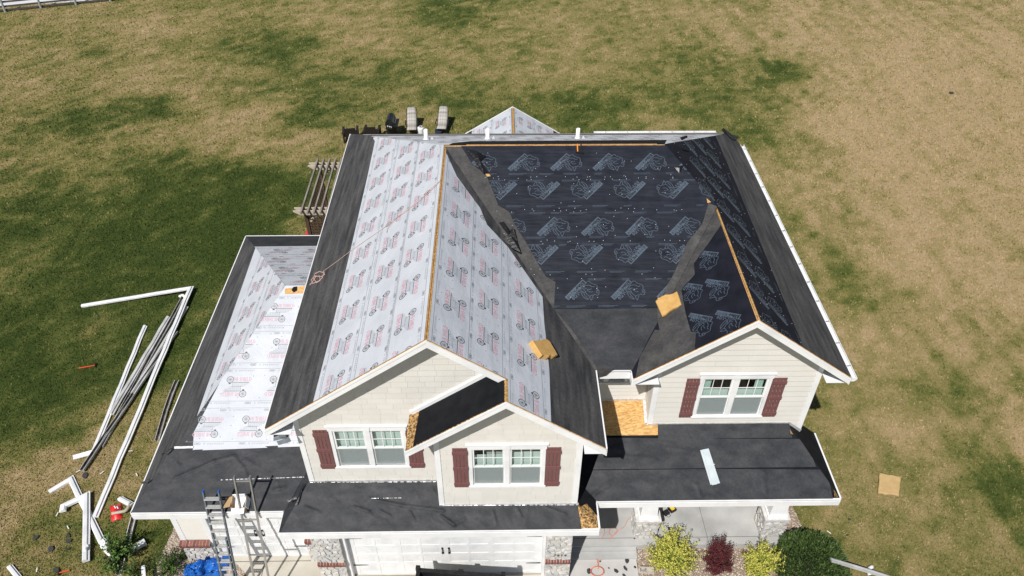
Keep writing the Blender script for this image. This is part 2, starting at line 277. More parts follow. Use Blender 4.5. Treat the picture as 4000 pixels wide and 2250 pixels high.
a = me.attributes.new('dry', 'FLOAT', 'POINT'); a.data.foreach_set('value', dry_field(gx.ravel(), gy.ravel()).astype(np.float32))
lawn = tag(link('lawn', me, grass_mat('turf', .95, True)), kind='structure')
# blades of the turf
BEDS = {'left': rc_list([(690, 2040), (672, 2085), (640, 2150), (590, 2275), (1000, 2290), (900, 2180), (760, 2140)]),
        'front': [(4.93, .62), (8.95, .62), (8.97, 3.2), (9.35, 3.2), (9.55, 1.0), (9.6, -.5), (9.2, -3.5), (4.9, -3.5)]}
def inside(px, py, poly):
    r = np.zeros(px.shape, bool); n = len(poly)
    for i in range(n):
        x0, y0 = poly[i]; x1, y1 = poly[(i+1) % n]
        if y0 == y1: continue
        c = ((y0 > py) != (y1 > py)) & (px < (x1-x0)*(py-y0)/(y1-y0)+x0); r ^= c
    return r
def grass():
    n = 820000; ix = rng.uniform(-600, 4600, n); iy = rng.uniform(-260, 2900, n)
    d = np.outer(np.ones(n), FW) + np.outer((ix-2000)/F_PX, RT) - np.outer((iy-1125)/F_PX, UP)
    p = np.array(CAM)[None] + d*(-CAM.z/d[:, 2])[:, None]; x, y = p[:, 0], p[:, 1]
    keep = ~((x > -6.7) & (x < 8.9) & (y > -.2) & (y < 12.4)) & ~((x > -6.4) & (x < 4.95) & (y < .9)) & ~((x > -.4) & (x < 4.3) & (y > 12) & (y < 17.5))
    for b in BEDS.values(): keep &= ~inside(x, y, b)
    f0, f1 = at(0, 27), at(390, 0); keep &= ~((y-f0.y) > (x-f0.x)*(f1.y-f0.y)/(f1.x-f0.x)+.1)
    x, y = x[keep], y[keep]; n = len(x); sc = np.clip(np.hypot(y-CAM.y, CAM.z)/24, .7, 2.2)
    h = rng.uniform(.022, .060, n)*np.clip(sc, 1, 1.5); wd = rng.uniform(.010, .022, n)*sc; th = rng.uniform(0, 2*np.pi, n); ln = rng.uniform(.2, 1.3, n)*h; la = rng.uniform(0, 2*np.pi, n)
    V = np.zeros((n, 3, 3)); V[:, 0] = np.stack([x-np.cos(th)*wd, y-np.sin(th)*wd, np.zeros(n)-.005], 1); V[:, 1] = np.stack([x+np.cos(th)*wd, y+np.sin(th)*wd, np.zeros(n)-.005], 1)
    V[:, 2] = np.stack([x+np.cos(la)*ln, y+np.sin(la)*ln, h], 1)
    me = bpy.data.meshes.new('grass'); me.vertices.add(n*3); me.vertices.foreach_set('co', V.ravel().astype(np.float32)); me.loops.add(n*3); me.polygons.add(n)
    me.loops.foreach_set('vertex_index', np.arange(n*3, dtype=np.int32)); me.polygons.foreach_set('loop_start', np.arange(0, n*3, 3, dtype=np.int32)); me.polygons.foreach_set('loop_total', np.full(n, 3, np.int32))
    me.update(calc_edges=True); a = me.attributes.new('dry', 'FLOAT', 'POINT'); dv = np.clip(dry_field(x, y)+rng.normal(0, .16, n), 0, 1); a.data.foreach_set('value', np.repeat(dv, 3).astype(np.float32))
    tag(link('grass', me, grass_mat('grass_blades', 1.12, False)), 'patchy green and straw-coloured mown grass of the yard', 'grass', kind='stuff')
grass()
DRY_Z = .004
drive = tag(MB().prism([(-6.3, -40, .0), (3.0, -40, .0), (3.0, .1, .0), (-2.8, .1, 0), (-3.4, .7, .0), (-6.1, .7, .0)], (0, 0, .012)).build('driveway', CONC_W), kind='structure')
for i, (a, b) in enumerate([((-6.2, .395), (-3.2, .395)), ((-4.75, .38), (-4.75, -6)), ((-2.4, -.05), (2.44, -.05))]):
    MB().bar((*a, .0135), (*b, .0135), .016, .004).build('control_joint', plain('joint_grey', (.11, .10, .09), .9) if i == 0 else bpy.data.materials['joint_grey'], drive)
porch = tag(box('porch_slab', (3.1, .61, 0), (8.95, 2.6, .2), CONC), kind='structure')
MB().bar((3.1, .83, .2015), (8.95, .83, .2015), .012, .004).build('control_joint', bpy.data.materials['joint_grey'], porch)
MB().bar((6.85, .61, .2015), (6.80, 2.4, .2015), .01, .004).build('control_joint', bpy.data.materials['joint_grey'], porch)
wk = tag(box('front_step', (3.1, .50, 0), (4.93, .607, .14), CONC), kind='structure')
box('step_tread', (3.1, .30, 0), (4.93, .498, .10), CONC, wk)
tag(box('front_walk', (3.02, -6, 0), (4.9, .298, .06), noisy('walk_concrete', (.42, .41, .39), (.52, .51, .49), 1.7, .85, .2, detail=9, bump=.1, bscale=60)), kind='structure')
SOILP = noisy('pebble_bed', (.16, .11, .075), (.34, .27, .21), 30, .9, .2, bump=.8, bscale=40)
PEB = [noisy('pebble_%d' % i, tuple(c*.85 for c in k), tuple(c*1.15 for c in k), 20, .8, .2) for i, k in enumerate(((.36, .29, .23), (.50, .45, .39), (.24, .17, .13), (.58, .52, .44)))]
def bed(name, poly, npeb, label):
    b = tag(MB().prism([(x, y, .0) for x, y in poly], (0, 0, .02)).build(name, SOILP), kind='structure')
    m = MB(); xs_ = [p[0] for p in poly]; ys_ = [p[1] for p in poly]; k = 0
    while k < npeb:
        x, y = random.uniform(min(xs_), max(xs_)), random.uniform(max(min(ys_), -2.6), max(ys_))
        if not inside(np.array([x]), np.array([y]), poly)[0]: continue
        r = random.uniform(.010, .026); a = random.random()*6; e = random.uniform(.6, 1); z = .02
        m.add([(x+r*math.cos(a), y+r*math.sin(a), z), (x-r*e*math.sin(a), y+r*e*math.cos(a), z), (x-r*math.cos(a), y-r*math.sin(a), z), (x+r*e*math.sin(a), y-r*e*math.cos(a), z), (x+r*.1, y, z+r*.8)], [(0,1,4),(1,2,4),(2,3,4),(3,0,4)], random.randrange(4)); k += 1
    tag(m.build('pebbles', mats=PEB), label, 'pebbles', kind='stuff')
bed('front_bed', BEDS['front'], 15000, 'tan and cream river pebbles in the bed before the porch')
bed('side_bed', BEDS['left'], 4500, 'tan pebbles in the bed beside the single garage door')
f0, f1 = at(0, 26), at(395, 0); dv = (f1-f0).normalized(); nv = Vector((-dv.y, dv.x, 0))
tag(MB().prism([f0-dv*40, f0+dv*45, f0+dv*45+nv*6, f0-dv*40+nv*6], (0, 0, .02)).build('far_path', noisy('pale_path', (.50, .50, .50), (.62, .62, .62), .8, .8, detail=8)), kind='structure')

# ------------------------------------------------------------------ the house: measures
X0, XR, ZE, P_, YA = -3.573, 3.576, 5.60, .729, .185
XA2, YA2 = 1.507, -.401; XL2 = 2*XA2-XR
YB, XB, X1 = 1.517, 6.859, 9.329; XBL = 2*XB-X1
YM0, YM1, YR = 1.789, 12.695, 7.408
ZR = ZE+P_*(XR-X0)/2; PF_ = (ZR-ZE)/(YR-YM0); PB_ = (ZR-ZE)/(YM1-YR); XM = (X0+XR)/2
XRE = X1-(ZR-ZE)/P_; ZB = ZE+P_*(X1-XB); YV = YM0+(ZB-ZE)/PF_
ZE1, Q = 2.702, .521; YG, XG0, XG1 = -.463, -3.686, 3.656; YW, XW, YWB = .105, -7.251, 10.92
YWP, XWP, ZWP = 5.51, -4.33, 5.04; QF = (ZWP-ZE1)/(YWP-YW); QL = (ZWP-ZE1)/(XWP-XW); QK = (ZWP-ZE1)/(YWB-YWP)
YP, XP, XPL, YPB = .272, 9.498, 3.69, 2.25; QR = .85
XAW, YAW, XA2L, XA2R, YA2W = -3.074, .56, -.026, 3.145, .055; XBWL, XBWR, YBW, YMW = 5.02, 8.85, 1.905, 2.46
house = empty('house', (0, 0, 0), 0, 'two-storey cream house with its roof stripped and covered in black and white underlayment', 'house')
pL = Plane((X0, YA, ZE), (0, -1, 0), (1, 0, P_)); pR = Plane((XR, YA2, ZE), (0, 1, 0), (-1, 0, P_)); pF = Plane((0, YM0, ZE), (1, 0, 0), (0, 1, PF_)); pK = Plane((0, YM1, ZE), (-1, 0, 0), (0, -1, PB_))
pRR = Plane((X1, YB, ZE), (0, 1, 0), (-1, 0, P_)); pBL = Plane((XBL, YB, ZE), (0, -1, 0), (1, 0, P_)); pA2 = Plane((XL2, YA2, ZE), (0, -1, 0), (1, 0, P_))
pWF = Plane((XW, YW, ZE1), (1, 0, 0), (0, 1, QF)); pWL = Plane((XW, YW, ZE1), (0, -1, 0), (1, 0, QL)); pWK = Plane((XW, YWB, ZE1), (-1, 0, 0), (0, -1, QK))
pG = Plane((0, YG, ZE1), (1, 0, 0), (0, 1, Q)); pP = Plane((0, YP, ZE1), (1, 0, 0), (0, 1, Q)); pPR = Plane((XP, YP, ZE1), (0, 1, 0), (-1, 0, QR))
QGL = (pG.z(0, YAW)-ZE1)/(XAW-XG0); pGL = Plane((XG0, YG, ZE1), (0, -1, 0), (1, 0, QGL)); pGR = Plane((XG1, YG, ZE1), (0, 1, 0), (-1, 0, Q))
def xy(pl, pts): return [pl.uv((x, y, pl.z(x, y))) for x, y in pts]
def deck(name, pl, pts, mat=None, th=.028): return sheet(name, pl, xy(pl, pts), 0, mat or OSB, house, th)
SL = .02
POLY = dict(L=[(X0, YA), (XM-SL, YA), (XM-SL, YR), (X0, YM1)], R1=[(XM+SL, YA), (XA2, YA), (XA2, YA2+.0), (XR, YA2), (XR, YM0), (XM+SL, YR-.04)],
    F=[(XR, YM0), (XBL, YM0), (XB, YV), (XRE, YR-SL), (XM, YR-SL)], K=[(X0, YM1), (XM, YR+SL), (XRE, YR+SL), (X1-.62, YM1), (X1, YM1-.0)],
    BL=[(XBL, YB), (XB-SL, YB), (XB-SL, YV), (XBL, YM0)], RR=[(X1, YB), (X1, YM1-.75), (X1-.252, YM1-.372), (XRE, YR), (XB+SL, YV), (XB+SL, YB)])
POLY['K'] = [(X0, YM1), (XM, YR+SL), (XRE, YR+SL), (X1-.252, YM1-.372), (X1-.5, YM1)]
dL = deck('roof_deck', pL, POLY['L']); dR = deck('roof_deck', pR, POLY['R1']); dF = deck('roof_deck', pF, POLY['F']); dK = deck('roof_deck', pK, POLY['K']); dB = deck('roof_deck', pBL, POLY['BL']); dRR = deck('roof_deck', pRR, POLY['RR'])
dA2 = deck('roof_deck', pA2, [(XL2, YA2), (XA2-.02, YA2), (XA2-.02, YAW), (XL2, YAW)], OSB_TAR)
WX1 = XAW+.02
dWF = deck('roof_deck', pWF, [(XW, YW), (XG0, YW), (WX1, 1.34), (WX1, YWP), (XWP, YWP)]); dWL = deck('roof_deck', pWL, [(XW, YW), (XWP, YWP), (XW, YWB)]); dWK = deck('roof_deck', pWK, [(XW, YWB), (XWP, YWP), (WX1, YWP), (WX1, YWB)])
dG = deck('roof_deck', pG, [(XG0, YG), (XG1, YG), (XA2R, YA2W), (XA2R, YA2W+.1), (XA2L-.03, YAW+.05), (XAW, YAW)], OSB_TAR)
dGL = deck('roof_deck', pGL, [(XG0, YG), (XAW, YAW), (XAW, 1.34), (XG0, YW)]); dGR = deck('roof_deck', pGR, [(XG1, YG), (XG1, YP), (XA2R, .80), (XA2R, YA2W)], OSB_TAR)
XH = XP-(pP.z(0, YBW)-ZE1)/QR
dP = deck('roof_deck', pP, [(XG1, YP), (XP, YP), (XH, YBW), (XH, YMW+.02), (XA2R, YMW+.02), (XA2R, .80)], MEMB); dPR = deck('roof_deck', pPR, [(XP, YP), (XP, YPB), (XBWR-.02, YPB), (XBWR-.02, YBW), (XH, YBW)], MEMB)

# ------------------------------------------------------------------ coverings, laid piece by piece
def cov(name, pl, pts, h, mat, bound=None, th=.006, wr=None, step=.12, parent=None):
    return sheet(name, pl, [pl.px(*p) for p in pts], h, mat, parent or house, th, bound, wr, step)
def inset(pts, d):
    c = (sum(p[0] for p in pts)/len(pts), sum(p[1] for p in pts)/len(pts)); return [(p[0]+(c[0]-p[0])*d, p[1]+(c[1]-p[1])*d) for p in pts]
IN = .032
bL = xy(pL, [(X0+.02, YA+.012), (XM-IN, YA+.012), (XM-IN, YR+.05), (X0+.0, YM1-.0)]); bR = xy(pR, [(XM+IN, YA+.012), (XA2, YA+.012), (XR-.01, YA+.012), (XR-.01, YM0+.03), (XM+IN, YR)])
bR2 = xy(pR, [(XA2+.04, YA2+.012), (XR-.01, YA2+.012), (XR-.01, YA+.012), (XA2+.04, YA+.012)])
bF = xy(pF, [(XR-.03, YM0+.01), (XBL+.03, YM0+.01), (XB+.02, YV), (XRE, YR-.06), (XM, YR-.06)]); bRR = xy(pRR, [(X1-.02, YV), (X1-.02, YM1-.75), (X1-.255, YM1-.375), (XRE-.02, YR), (XB+.0, YV)]); bRRf = xy(pRR, [(X1-.02, YB+.012), (X1-.02, YV), (XB+.036, YV), (XB+.036, YB+.012)]); bBL = xy(pBL, [(XBL+.01, YB+.012), (XB-.036, YB+.012), (XB-.02, YV), (XBL-.02, YM0)])
sheet('felt_underlayment', pL, bL, .008, FELT_Y, house); sheet('felt_underlayment', pR, bR, .008, FELT_Y, house); sheet('felt_underlayment', pR, bR2, .008, FELT_Y, house)
for pl_s, u0, u1, tops in ((pL, -12.4, -.02, ((.02, .40), (.36, .80), (.76, 1.18))), (pRR, .02, 10.2, ((.02, .36), (.32, .72), (.68, 1.05)))):
    for q_, (va, vb_) in enumerate(tops): sheet('felt_strip', pl_s, [(u0+(va if pl_s is pL else 0), va), (u1, va), (u1, vb_), (u0+(vb_ if pl_s is pL else 0), vb_)] if pl_s is pL else [(u0, va), (u1-va*1.1, va), (u1-vb_*1.1, vb_), (u0, vb_)], .030-.004*q_ if pl_s is pRR else .022-.004*q_, FELT_Y, house, .010)
def wav(seed, amp, su=1.2, sv=3):
    return lambda u, v: amp*(noise.noise((u*su+seed, v*sv, seed))+.5*noise.noise((u*su*2.3, v*sv*2.3+seed, 3.1)))
sheet('felt_underlayment', pF, bF, .03, FELT_X, house, wrinkle=wav(1.3, .012), step=.16)
SL_L = cov('synthetic_underlayment', pL, [(1223, 1580), (1294, 1302), (1367, 996), (1437, 690), (1466, 553), (1458, 540), (1480, 530), (1760, 560), (1760, 640), (1690, 1330)], .016, SYN, bL)
white_R = [(1700, 560), (1745, 605), (1783, 690), (1874, 814), (1901, 879), (1983, 967), (2118, 1161), (2124, 1260), (2133, 1337), (2144, 1448), (2151, 1650), (1980, 1650), (1960, 1500), (1660, 1345), (1640, 1320)]
SL_R = cov('synthetic_underlayment', pR, white_R, .016, SYN, bR); SL_R2 = cov('synthetic_underlayment', pR, white_R, .016, SYN, bR2)
# the felt in the long valley, on both sides of it
vA = [(1730, 560), (1790, 556), (1808, 572), (1844, 646), (1900, 687), (1946, 805), (1987, 828), (2011, 881), (2052, 946), (2111, 1051), (2131, 1083), (2169, 1104), (2163, 1210), (2240, 1300), (2345, 1460), (2300, 1445), (2118, 1165), (1983, 967), (1874, 814), (1783, 690), (1739, 600)]
cov('valley_felt', pF, vA, .052, FELT_V, bF, wr=wav(4.4, .008, 3, 3), step=.14)
def course(v0, v1, h):
    pts = [pF.px(*p) for p in [(1800, 573), (1844, 646), (1900, 687), (1946, 805), (1987, 828), (2011, 881), (2052, 946), (2111, 1051), (2131, 1083), (2169, 1104), (2163, 1212), (2565, 1207), (2575, 1180), (2633, 1075), (2709, 928), (2768, 815), (2800, 800), (2830, 815), (2600, 540), (1790, 540)]]
    return sheet('poly_underlayment_course', pF, clip(pts, [(-9, v0), (12, v0+.012), (12, v1), (-9, v1)]), h, POLY_BLACK, house, .012, bF)
VC = [1.52, 2.42, 3.36, 4.25, 5.20, 6.3]; CRS = [course(VC[i]-(.0 if i == 0 else .03), VC[i+1], .062+.003*i) for i in range(5)]
vB = [(2764, 800), (2795, 812), (2811, 832), (2822, 871), (2760, 960), (2709, 1031), (2712, 1075), (2671, 1120), (2660, 1136), (2676, 1225), (2715, 1363), (2600, 1425), (2566, 1247), (2566, 1202), (2582, 1186), (2604, 1120), (2632, 1070), (2682, 954), (2740, 882)]
sheet('poly_underlayment', pBL, bBL, .012, POLY_BLACK_Y, house)
cov('valley_felt', pF, vB, .088, FELT_V, bF); cov('valley_felt', pBL, [(x+4, y) for x, y in vB], .030, FELT_V, bBL)
cov('felt_patch', pBL, [(2480, 1500), (2500, 1400), (2560, 1290), (2720, 1300), (2715, 1370), (2600, 1425)], .022, FELT_V, bBL)
PB_S = sheet('poly_underlayment', pRR, bRR, .010, POLY_BLACK_Y, house); PB_F = sheet('poly_underlayment', pRR, bRRf, .010, POLY_BLACK_Y, house)
fRR = [(2780, 505), (2792, 528), (2866, 700), (3000, 1025), (3137, 1360), (3150, 1400), (3400, 1560), (3380, 1500), (2920, 480)]
cov('felt_underlayment', pRR, fRR, .020, FELT_Y, bRR); cov('felt_underlayment', pRR, fRR, .020, FELT_Y, bRRf)
bK = xy(pK, [(X0, YM1-.01), (XM, YR+.06), (XRE, YR+.06), (X1-.252, YM1-.372), (X1-.5, YM1-.01)]); sheet('felt_underlayment', pK, bK, .008, FELT_V, house)
SL_K = sheet('synthetic_underlayment', pK, clip(bK, [(-20, 1.25), (20, 1.25), (20, 5.66), (-20, 5.66)]), .016, SYN_FLAT, house)
sheet('ridge_membrane', pK, clip(xy(pK, [(XM+.1, YR+.05), (XRE, YR+.05), (XRE+.4, YR+1.5), (XM+.6, YR+1.3), (XM+.15, YR+.6)]), bK), .024, MEMB, house)
pass
for sx, a0, a1, y_ in ((-1, .55, 5.55, YR-.055),):       # bare boards either side of the long ridge
    MB().bar((a0, YR-.062, ZR-.018), (a1, YR-.062, ZR-.018), .032, .02, (0, -PF_, 1)).build('ridge_board', OSB_EDGE, house)
    MB().bar((a0, YR+.062, ZR-.018), (a1, YR+.062, ZR-.018), .03, .02, (0, PB_, 1)).build('ridge_board', OSB_EDGE, house)
for k in range(11): box('ridge_block', (XM-.05, .35+k*.62, ZR-.09), (XM+.05, .41+k*.62, ZR-.03), OSB_EDGE, house)
for k in range(5): box('ridge_block', (XB-.05, 1.75+k*.62, ZB-.09), (XB+.05, 1.81+k*.62, ZB-.03), OSB_EDGE, house)
# torn black film and folded flaps
def flap(pl, pts, h, mat=FILM, lift=.10, name='torn_flap'):
    uvs = [pl.px(*p) for p in pts]; c = (sum(p[0] for p in uvs)/len(uvs), sum(p[1] for p in uvs)/len(uvs)); n = len(uvs); rr = random.Random(len(pts)+int(pts[0][0]))
    vs = [pl.P(*p, h+rr.uniform(0, lift)) for p in uvs]+[pl.P(c[0], c[1], h+lift*.7)]
    lo = [pl.P(*p, h-.004) for p in uvs]
    MB().add(vs+lo, [(i, (i+1) % n, n) for i in range(n)]+[(i, n+1+i, n+1+(i+1) % n, (i+1) % n) for i in range(n)]).build(name, mat, house)
o6 = lambda a, b: (1700+a/1.7046, 400+b/1.7046)
flap(pF, [o6(*p) for p in [(205, 325), (275, 345), (340, 375), (300, 410), (360, 490), (325, 490), (260, 400)]], .09, lift=.12); flap(pF, [o6(*p) for p in [(428, 815), (455, 810), (500, 870), (520, 855), (545, 940), (570, 1020), (510, 985), (450, 925), (490, 900)]], .075, lift=.14)
flap(pF, [(2630, 665), (2668, 655), (2650, 685)], .08, lift=.10); flap(pRR, [(2815, 510), (2835, 512), (2860, 540), (2880, 545), (2866, 552), (2846, 540)], .03, lift=.1); flap(pF, [(2653, 545), (2680, 538), (2683, 545), (2660, 556)], .09, MEMB, .06)
cov('bare_board', pF, [(2757, 782), (2774, 797), (2760, 800)], .092, OSB, None); cov('bare_board', pF, [o6(335, 490), o6(355, 485), o6(370, 505), o6(345, 508)], .10, OSB, None)
# low wing
bWF = xy(pWF, [(XW, YW+.01), (XG0+.03, YW+.01), (WX1, 1.32), (WX1, YWP), (XWP, YWP)]); bWL = xy(pWL, [(XW+.01, YW+.0), (XWP, YWP), (XW+.01, YWB)]); bWK = xy(pWK, [(XW, YWB-.01), (XWP, YWP), (WX1, YWP), (WX1, YWB-.01)])
sheet('felt_underlayment', pWF, bWF, .008, FELT_X, house)
sheet('felt_underlayment', pWL, bWL, .008, FELT_Y, house); sheet('felt_underlayment', pWK, bWK, .008, FELT_X, house)
SW_L = cov('synthetic_underlayment', pWL, [(740, 1720), (784, 1589), (1001, 965), (1015, 940), (1160, 1100), (1150, 1160), (800, 1740)], .016, SYN, bWL); SW_K = cov('synthetic_underlayment', pWK, [(985, 965), (1260, 962), (1260, 1140), (1090, 1140)], .016, SYN, bWK)
def fold(lines, seed, base=.016):
    def f(u, v):
        h = base*noise.noise((u*1.1+seed, v*1.8, seed))+.6*base*noise.noise((u*3+seed, v*4, 2.))+.35*base*(1-2*abs(noise.noise((u*2.3+seed, v*3.1, 7.))))**3
        for (a, b, hh, wd) in lines:
            ax, ay = a; bx, by = b; wd *= .55; t = max(0, min(1, ((u-ax)*(bx-ax)+(v-ay)*(by-ay))/((bx-ax)**2+(by-ay)**2))); d = math.hypot(u-ax-(bx-ax)*t, v-ay-(by-ay)*t); h += 1.1*hh*math.exp(-(d/wd)**2)
        return h
    return f
o2 = lambda a, b: (500+a/2.415, 1650+b/2.415); o3 = lambda a, b: (1000+a/1.449, 1250+b/1.449); o7 = lambda a, b: (2200+a/1.38, 1200+b/1.38)
wl = [(pWF.px(*o2(*a)), pWF.px(*o2(*b)), h, wd) for a, b, h, wd in [((450, 530), (820, 370), .03, .05), ((820, 370), (990, 325), .025, .04), ((1000, 320), (1090, 430), .03, .05), ((1090, 430), (1130, 520), .025, .05), ((1100, 350), (1240, 430), .02, .04), ((450, 370), (490, 420), .03, .05), ((1560, 250), (1555, 310), .02, .03), ((1380, 640), (1480, 620), .03, .06), ((1400, 560), (1440, 640), .025, .05)]]
cov('felt_course', pWF, [(500, 2030), (540, 1890), (1216, 1864), (1240, 1990), (1120, 2015)], .028, FELT_X, bWF, wr=fold(wl, 1.1), step=.04); cov('felt_course', pWF, [(540, 1893), (640, 1765), (1180, 1738), (1230, 1868)], .040, FELT_X, bWF, wr=fold(wl, 2.2), step=.04)
SW_F = cov('synthetic_underlayment', pWF, [(756, 1762), (760, 1690), (1080, 1080), (1300, 1080), (1300, 1745), (1163, 1746)], .046, SYN, bWF, th=.03)
cov('bare_board', pWF, [(1115, 1131), (1200, 1118), (1200, 1148), (1115, 1152)], .05, OSB); cov('hole_dark_patch', pWF, [(1148, 1124), (1163, 1122), (1163, 1138), (1150, 1146), (1140, 1136)], .054, MEMB)  # flat black sheet painted in for the shadowed gap; the deck is uncut
for (a, b) in [((758, 1749), (684, 1751)), ((684, 1751), (636, 1778))]:
    pa, pb = pWF.px(*a), pWF.px(*b); MB().bar(pWF.P(*pa, .06), pWF.P(*pb, .06), .055 if a[0] > 700 else .05, .008, pWF.N).build('lap_strip', FLASH if a[0] > 700 else FILM, house)
pa, pb = pWF.px(558, 1889), pWF.px(588, 1876); MB().bar(pWF.P(*pa, .05), pWF.P(*pb, .05), .05, .012, pWF.N).build('lap_strip', FILM, house)
def dashes(pl, a, b, h, n, seed, mat=FLASH, name='foil_lap', wmax=.022):
    r = random.Random(seed); m = MB(); A, B = pl.px(*a), pl.px(*b)
    for i in range(n):
        t = (i+r.uniform(.1, .8))/n; l = r.uniform(.3, 1.1)/n; p = pl.P(A[0]+(B[0]-A[0])*t, A[1]+(B[1]-A[1])*t, h+r.uniform(0, .012)); q = pl.P(A[0]+(B[0]-A[0])*(t+l), A[1]+(B[1]-A[1])*(t+l), h+r.uniform(0, .012)); m.bar(p, q, r.uniform(.4, 1)*wmax, .006, pl.N)
    return m.build(name, mat, house)
dashes(pWF, (864, 1877), (1204, 1865), .052, 46, 3)
# garage pent roof
gl_ = [(pG.px(*o3(*a)), pG.px(*o3(*b)), h, wd) for a, b, h, wd in [((640, 1010), (820, 1050), .03, .05), ((820, 1050), (1060, 1080), .035, .05), ((870, 1080), (900, 1140), .035, .035), ((900, 1140), (930, 1120), .02, .03), ((1050, 1110), (1120, 1160), .04, .06), ((1120, 1160), (1180, 1130), .03, .06), ((700, 1080), (760, 1110), .03, .05), ((1480, 1070), (1500, 1110), .03, .05), ((1640, 1060), (1750, 1100), .025, .05), ((280, 1060), (360, 1090), .02, .06), ((1340, 1080), (1360, 1160), .02, .05), ((560, 1060), (640, 1085), .03, .06)]]
bG = xy(pG, [(XG0+.01, YG+.01), (3.24, YG+.01), (XA2R+.02, YA2W-.04), (XA2R, YA2W+.02), (XA2L, YAW+.05), (XAW-.02, YAW)])
sheet('felt_course', pG, bG, .026, FELT_X, house, wrinkle=fold(gl_, 5.5, .022), step=.035); sheet('felt_course', pGL, xy(pGL, [(XG0+.005, YG+.0), (XAW+.01, YAW-.03), (XAW, 1.34), (XG0+.005, YW-.02)]), .02, FELT_X, house)
sheet('black_membrane', pGR, xy(pGR, [(XG1-.02, YG+.35), (XG1-.02, YP), (XA2R, .80), (XA2R, YA2W+.03), (XA2R+.10, YA2W-.05), (3.40, .14)]), .012, MEMB, house)
flap(pG, [(1126, 1955), (1160, 1942), (1163, 1952), (1128, 1966)], .04, FILM, .05); flap(pG, [(1155, 1975), (1183, 1893), (1190, 1890), (1176, 1945), (1165, 1975)], .04, FILM, .05)
dashes(pG, (1207, 1886), (1697, 1883), .05, 38, 5, wmax=.012); dashes(pG, (1722, 1976), (2255, 1973), .05, 44, 6, wmax=.016); dashes(pG, (1450, 1948), (1570, 1946), .055, 14, 8, wmax=.012)
# porch roof
bP = xy(pP, [(XG1+.02, YP+.01), (XP-.02, YP+.01), (XP-(pP.z(0, YMW)-ZE1)/QR, YMW), (XA2R, YMW), (XA2R, .80)])
cov('bare_board', pP, [o7(*p) for p in [(190, 505), (435, 503), (440, 628), (510, 634), (510, 690), (190, 692)]], .010, OSB, bP)
pj = [(pP.px(*o7(*a)), pP.px(*o7(*b)), h, wd) for a, b, h, wd in [((150, 1020), (240, 960), .03, .07), ((720, 960), (740, 1020), .02, .07), ((300, 800), (500, 820), .02, .06), ((1080, 890), (1090, 1000), .02, .05), ((240, 930), (330, 900), .02, .05), ((560, 760), (720, 780), .015, .06)]]
cov('felt_course', pP, [o7(*p) for p in [(85, 1060), (160, 880), (830, 872), (1415, 876), (1455, 1042), (1455, 1060)]], .022, FELT_X, bP, wr=fold(pj, 7.1, .016), step=.05)
cov('felt_course', pP, [o7(*p) for p in [(160, 876), (215, 706), (1305, 712), (1360, 862), (830, 868)]], .036, FELT_X, bP, wr=fold(pj, 8.7, .016), step=.05)
cov('felt_course', pP, [o7(*p) for p in [(510, 634), (1215, 625), (1232, 706), (880, 708), (510, 714)]], .046, FELT_X, bP, wr=fold([], 9.2, .012), step=.09)
cov('bare_board', pPR, [(3085, 1680), (3090, 1690), (3096, 1698), (3086, 1696)], .02, OSB, None); cov('bare_board', pPR, [(3254, 1912), (3272, 1944), (3258, 1942)], .02, OSB_TAR, None)
# little gable roof at A2: tar paper over stained board, flashing up the wall
sheet('felt_underlayment', pA2, xy(pA2, [(XL2+.17, YA2+.01), (XA2-.03, YA2+.01), (XA2-.03, YAW-.04), (XL2+.24, YAW-.04)]), .010, MEMB, house)
MB().bar(pA2.P(-(YAW-.03-YA2), .1, .05), pA2.P(-(YAW-.03-YA2), (XA2-.12-XL2)*math.hypot(1, P_), .05), .06, .09, pA2.N).build('step_flashing', W_TRIM, house)
# nail caps (one studded mesh per field)
def caps(pl, bound, us, vs_, h, mat, jit=.05, seed=1, r=.014, prob=1):
    rr = random.Random(seed); m = MB()
    for v in vs_:
        for u in us:
            if rr.random() > prob: continue
            a, b = u+rr.uniform(-jit, jit), v+rr.uniform(-jit, jit)*.6
            if len(clip([(a, b), (a+.01, b), (a, b+.01)], bound)) < 3: continue
            m.prism([pl.P(a+r*math.cos(k*1.0472), b+r*math.sin(k*1.0472), h) for k in range(6)], pl.N*.004)
    if m.v: tag(m.build('nail_caps', mat, house), kind='stuff')
ar = np.arange
PCv = xy(pF, [(1.9, YM0+1.6), (5.4, YM0+1.5), (XB-.6, YV-.6), (XRE-.1, YR-.12), (XM+.75, YR-.12)])
caps(pF, PCv, ar(-1, 9, .17), [VC[1]-.04, VC[2]-.04, VC[3]-.04, VC[4]-.04, VC[4]-.10, VC[3]-.10], .079, CAP, seed=2, prob=.4, r=.008); caps(pF, PCv, ar(-1, 9, .31), ar(1.8, 6.2, .24), .079, CAP, .09, 3, prob=.28, r=.0075)

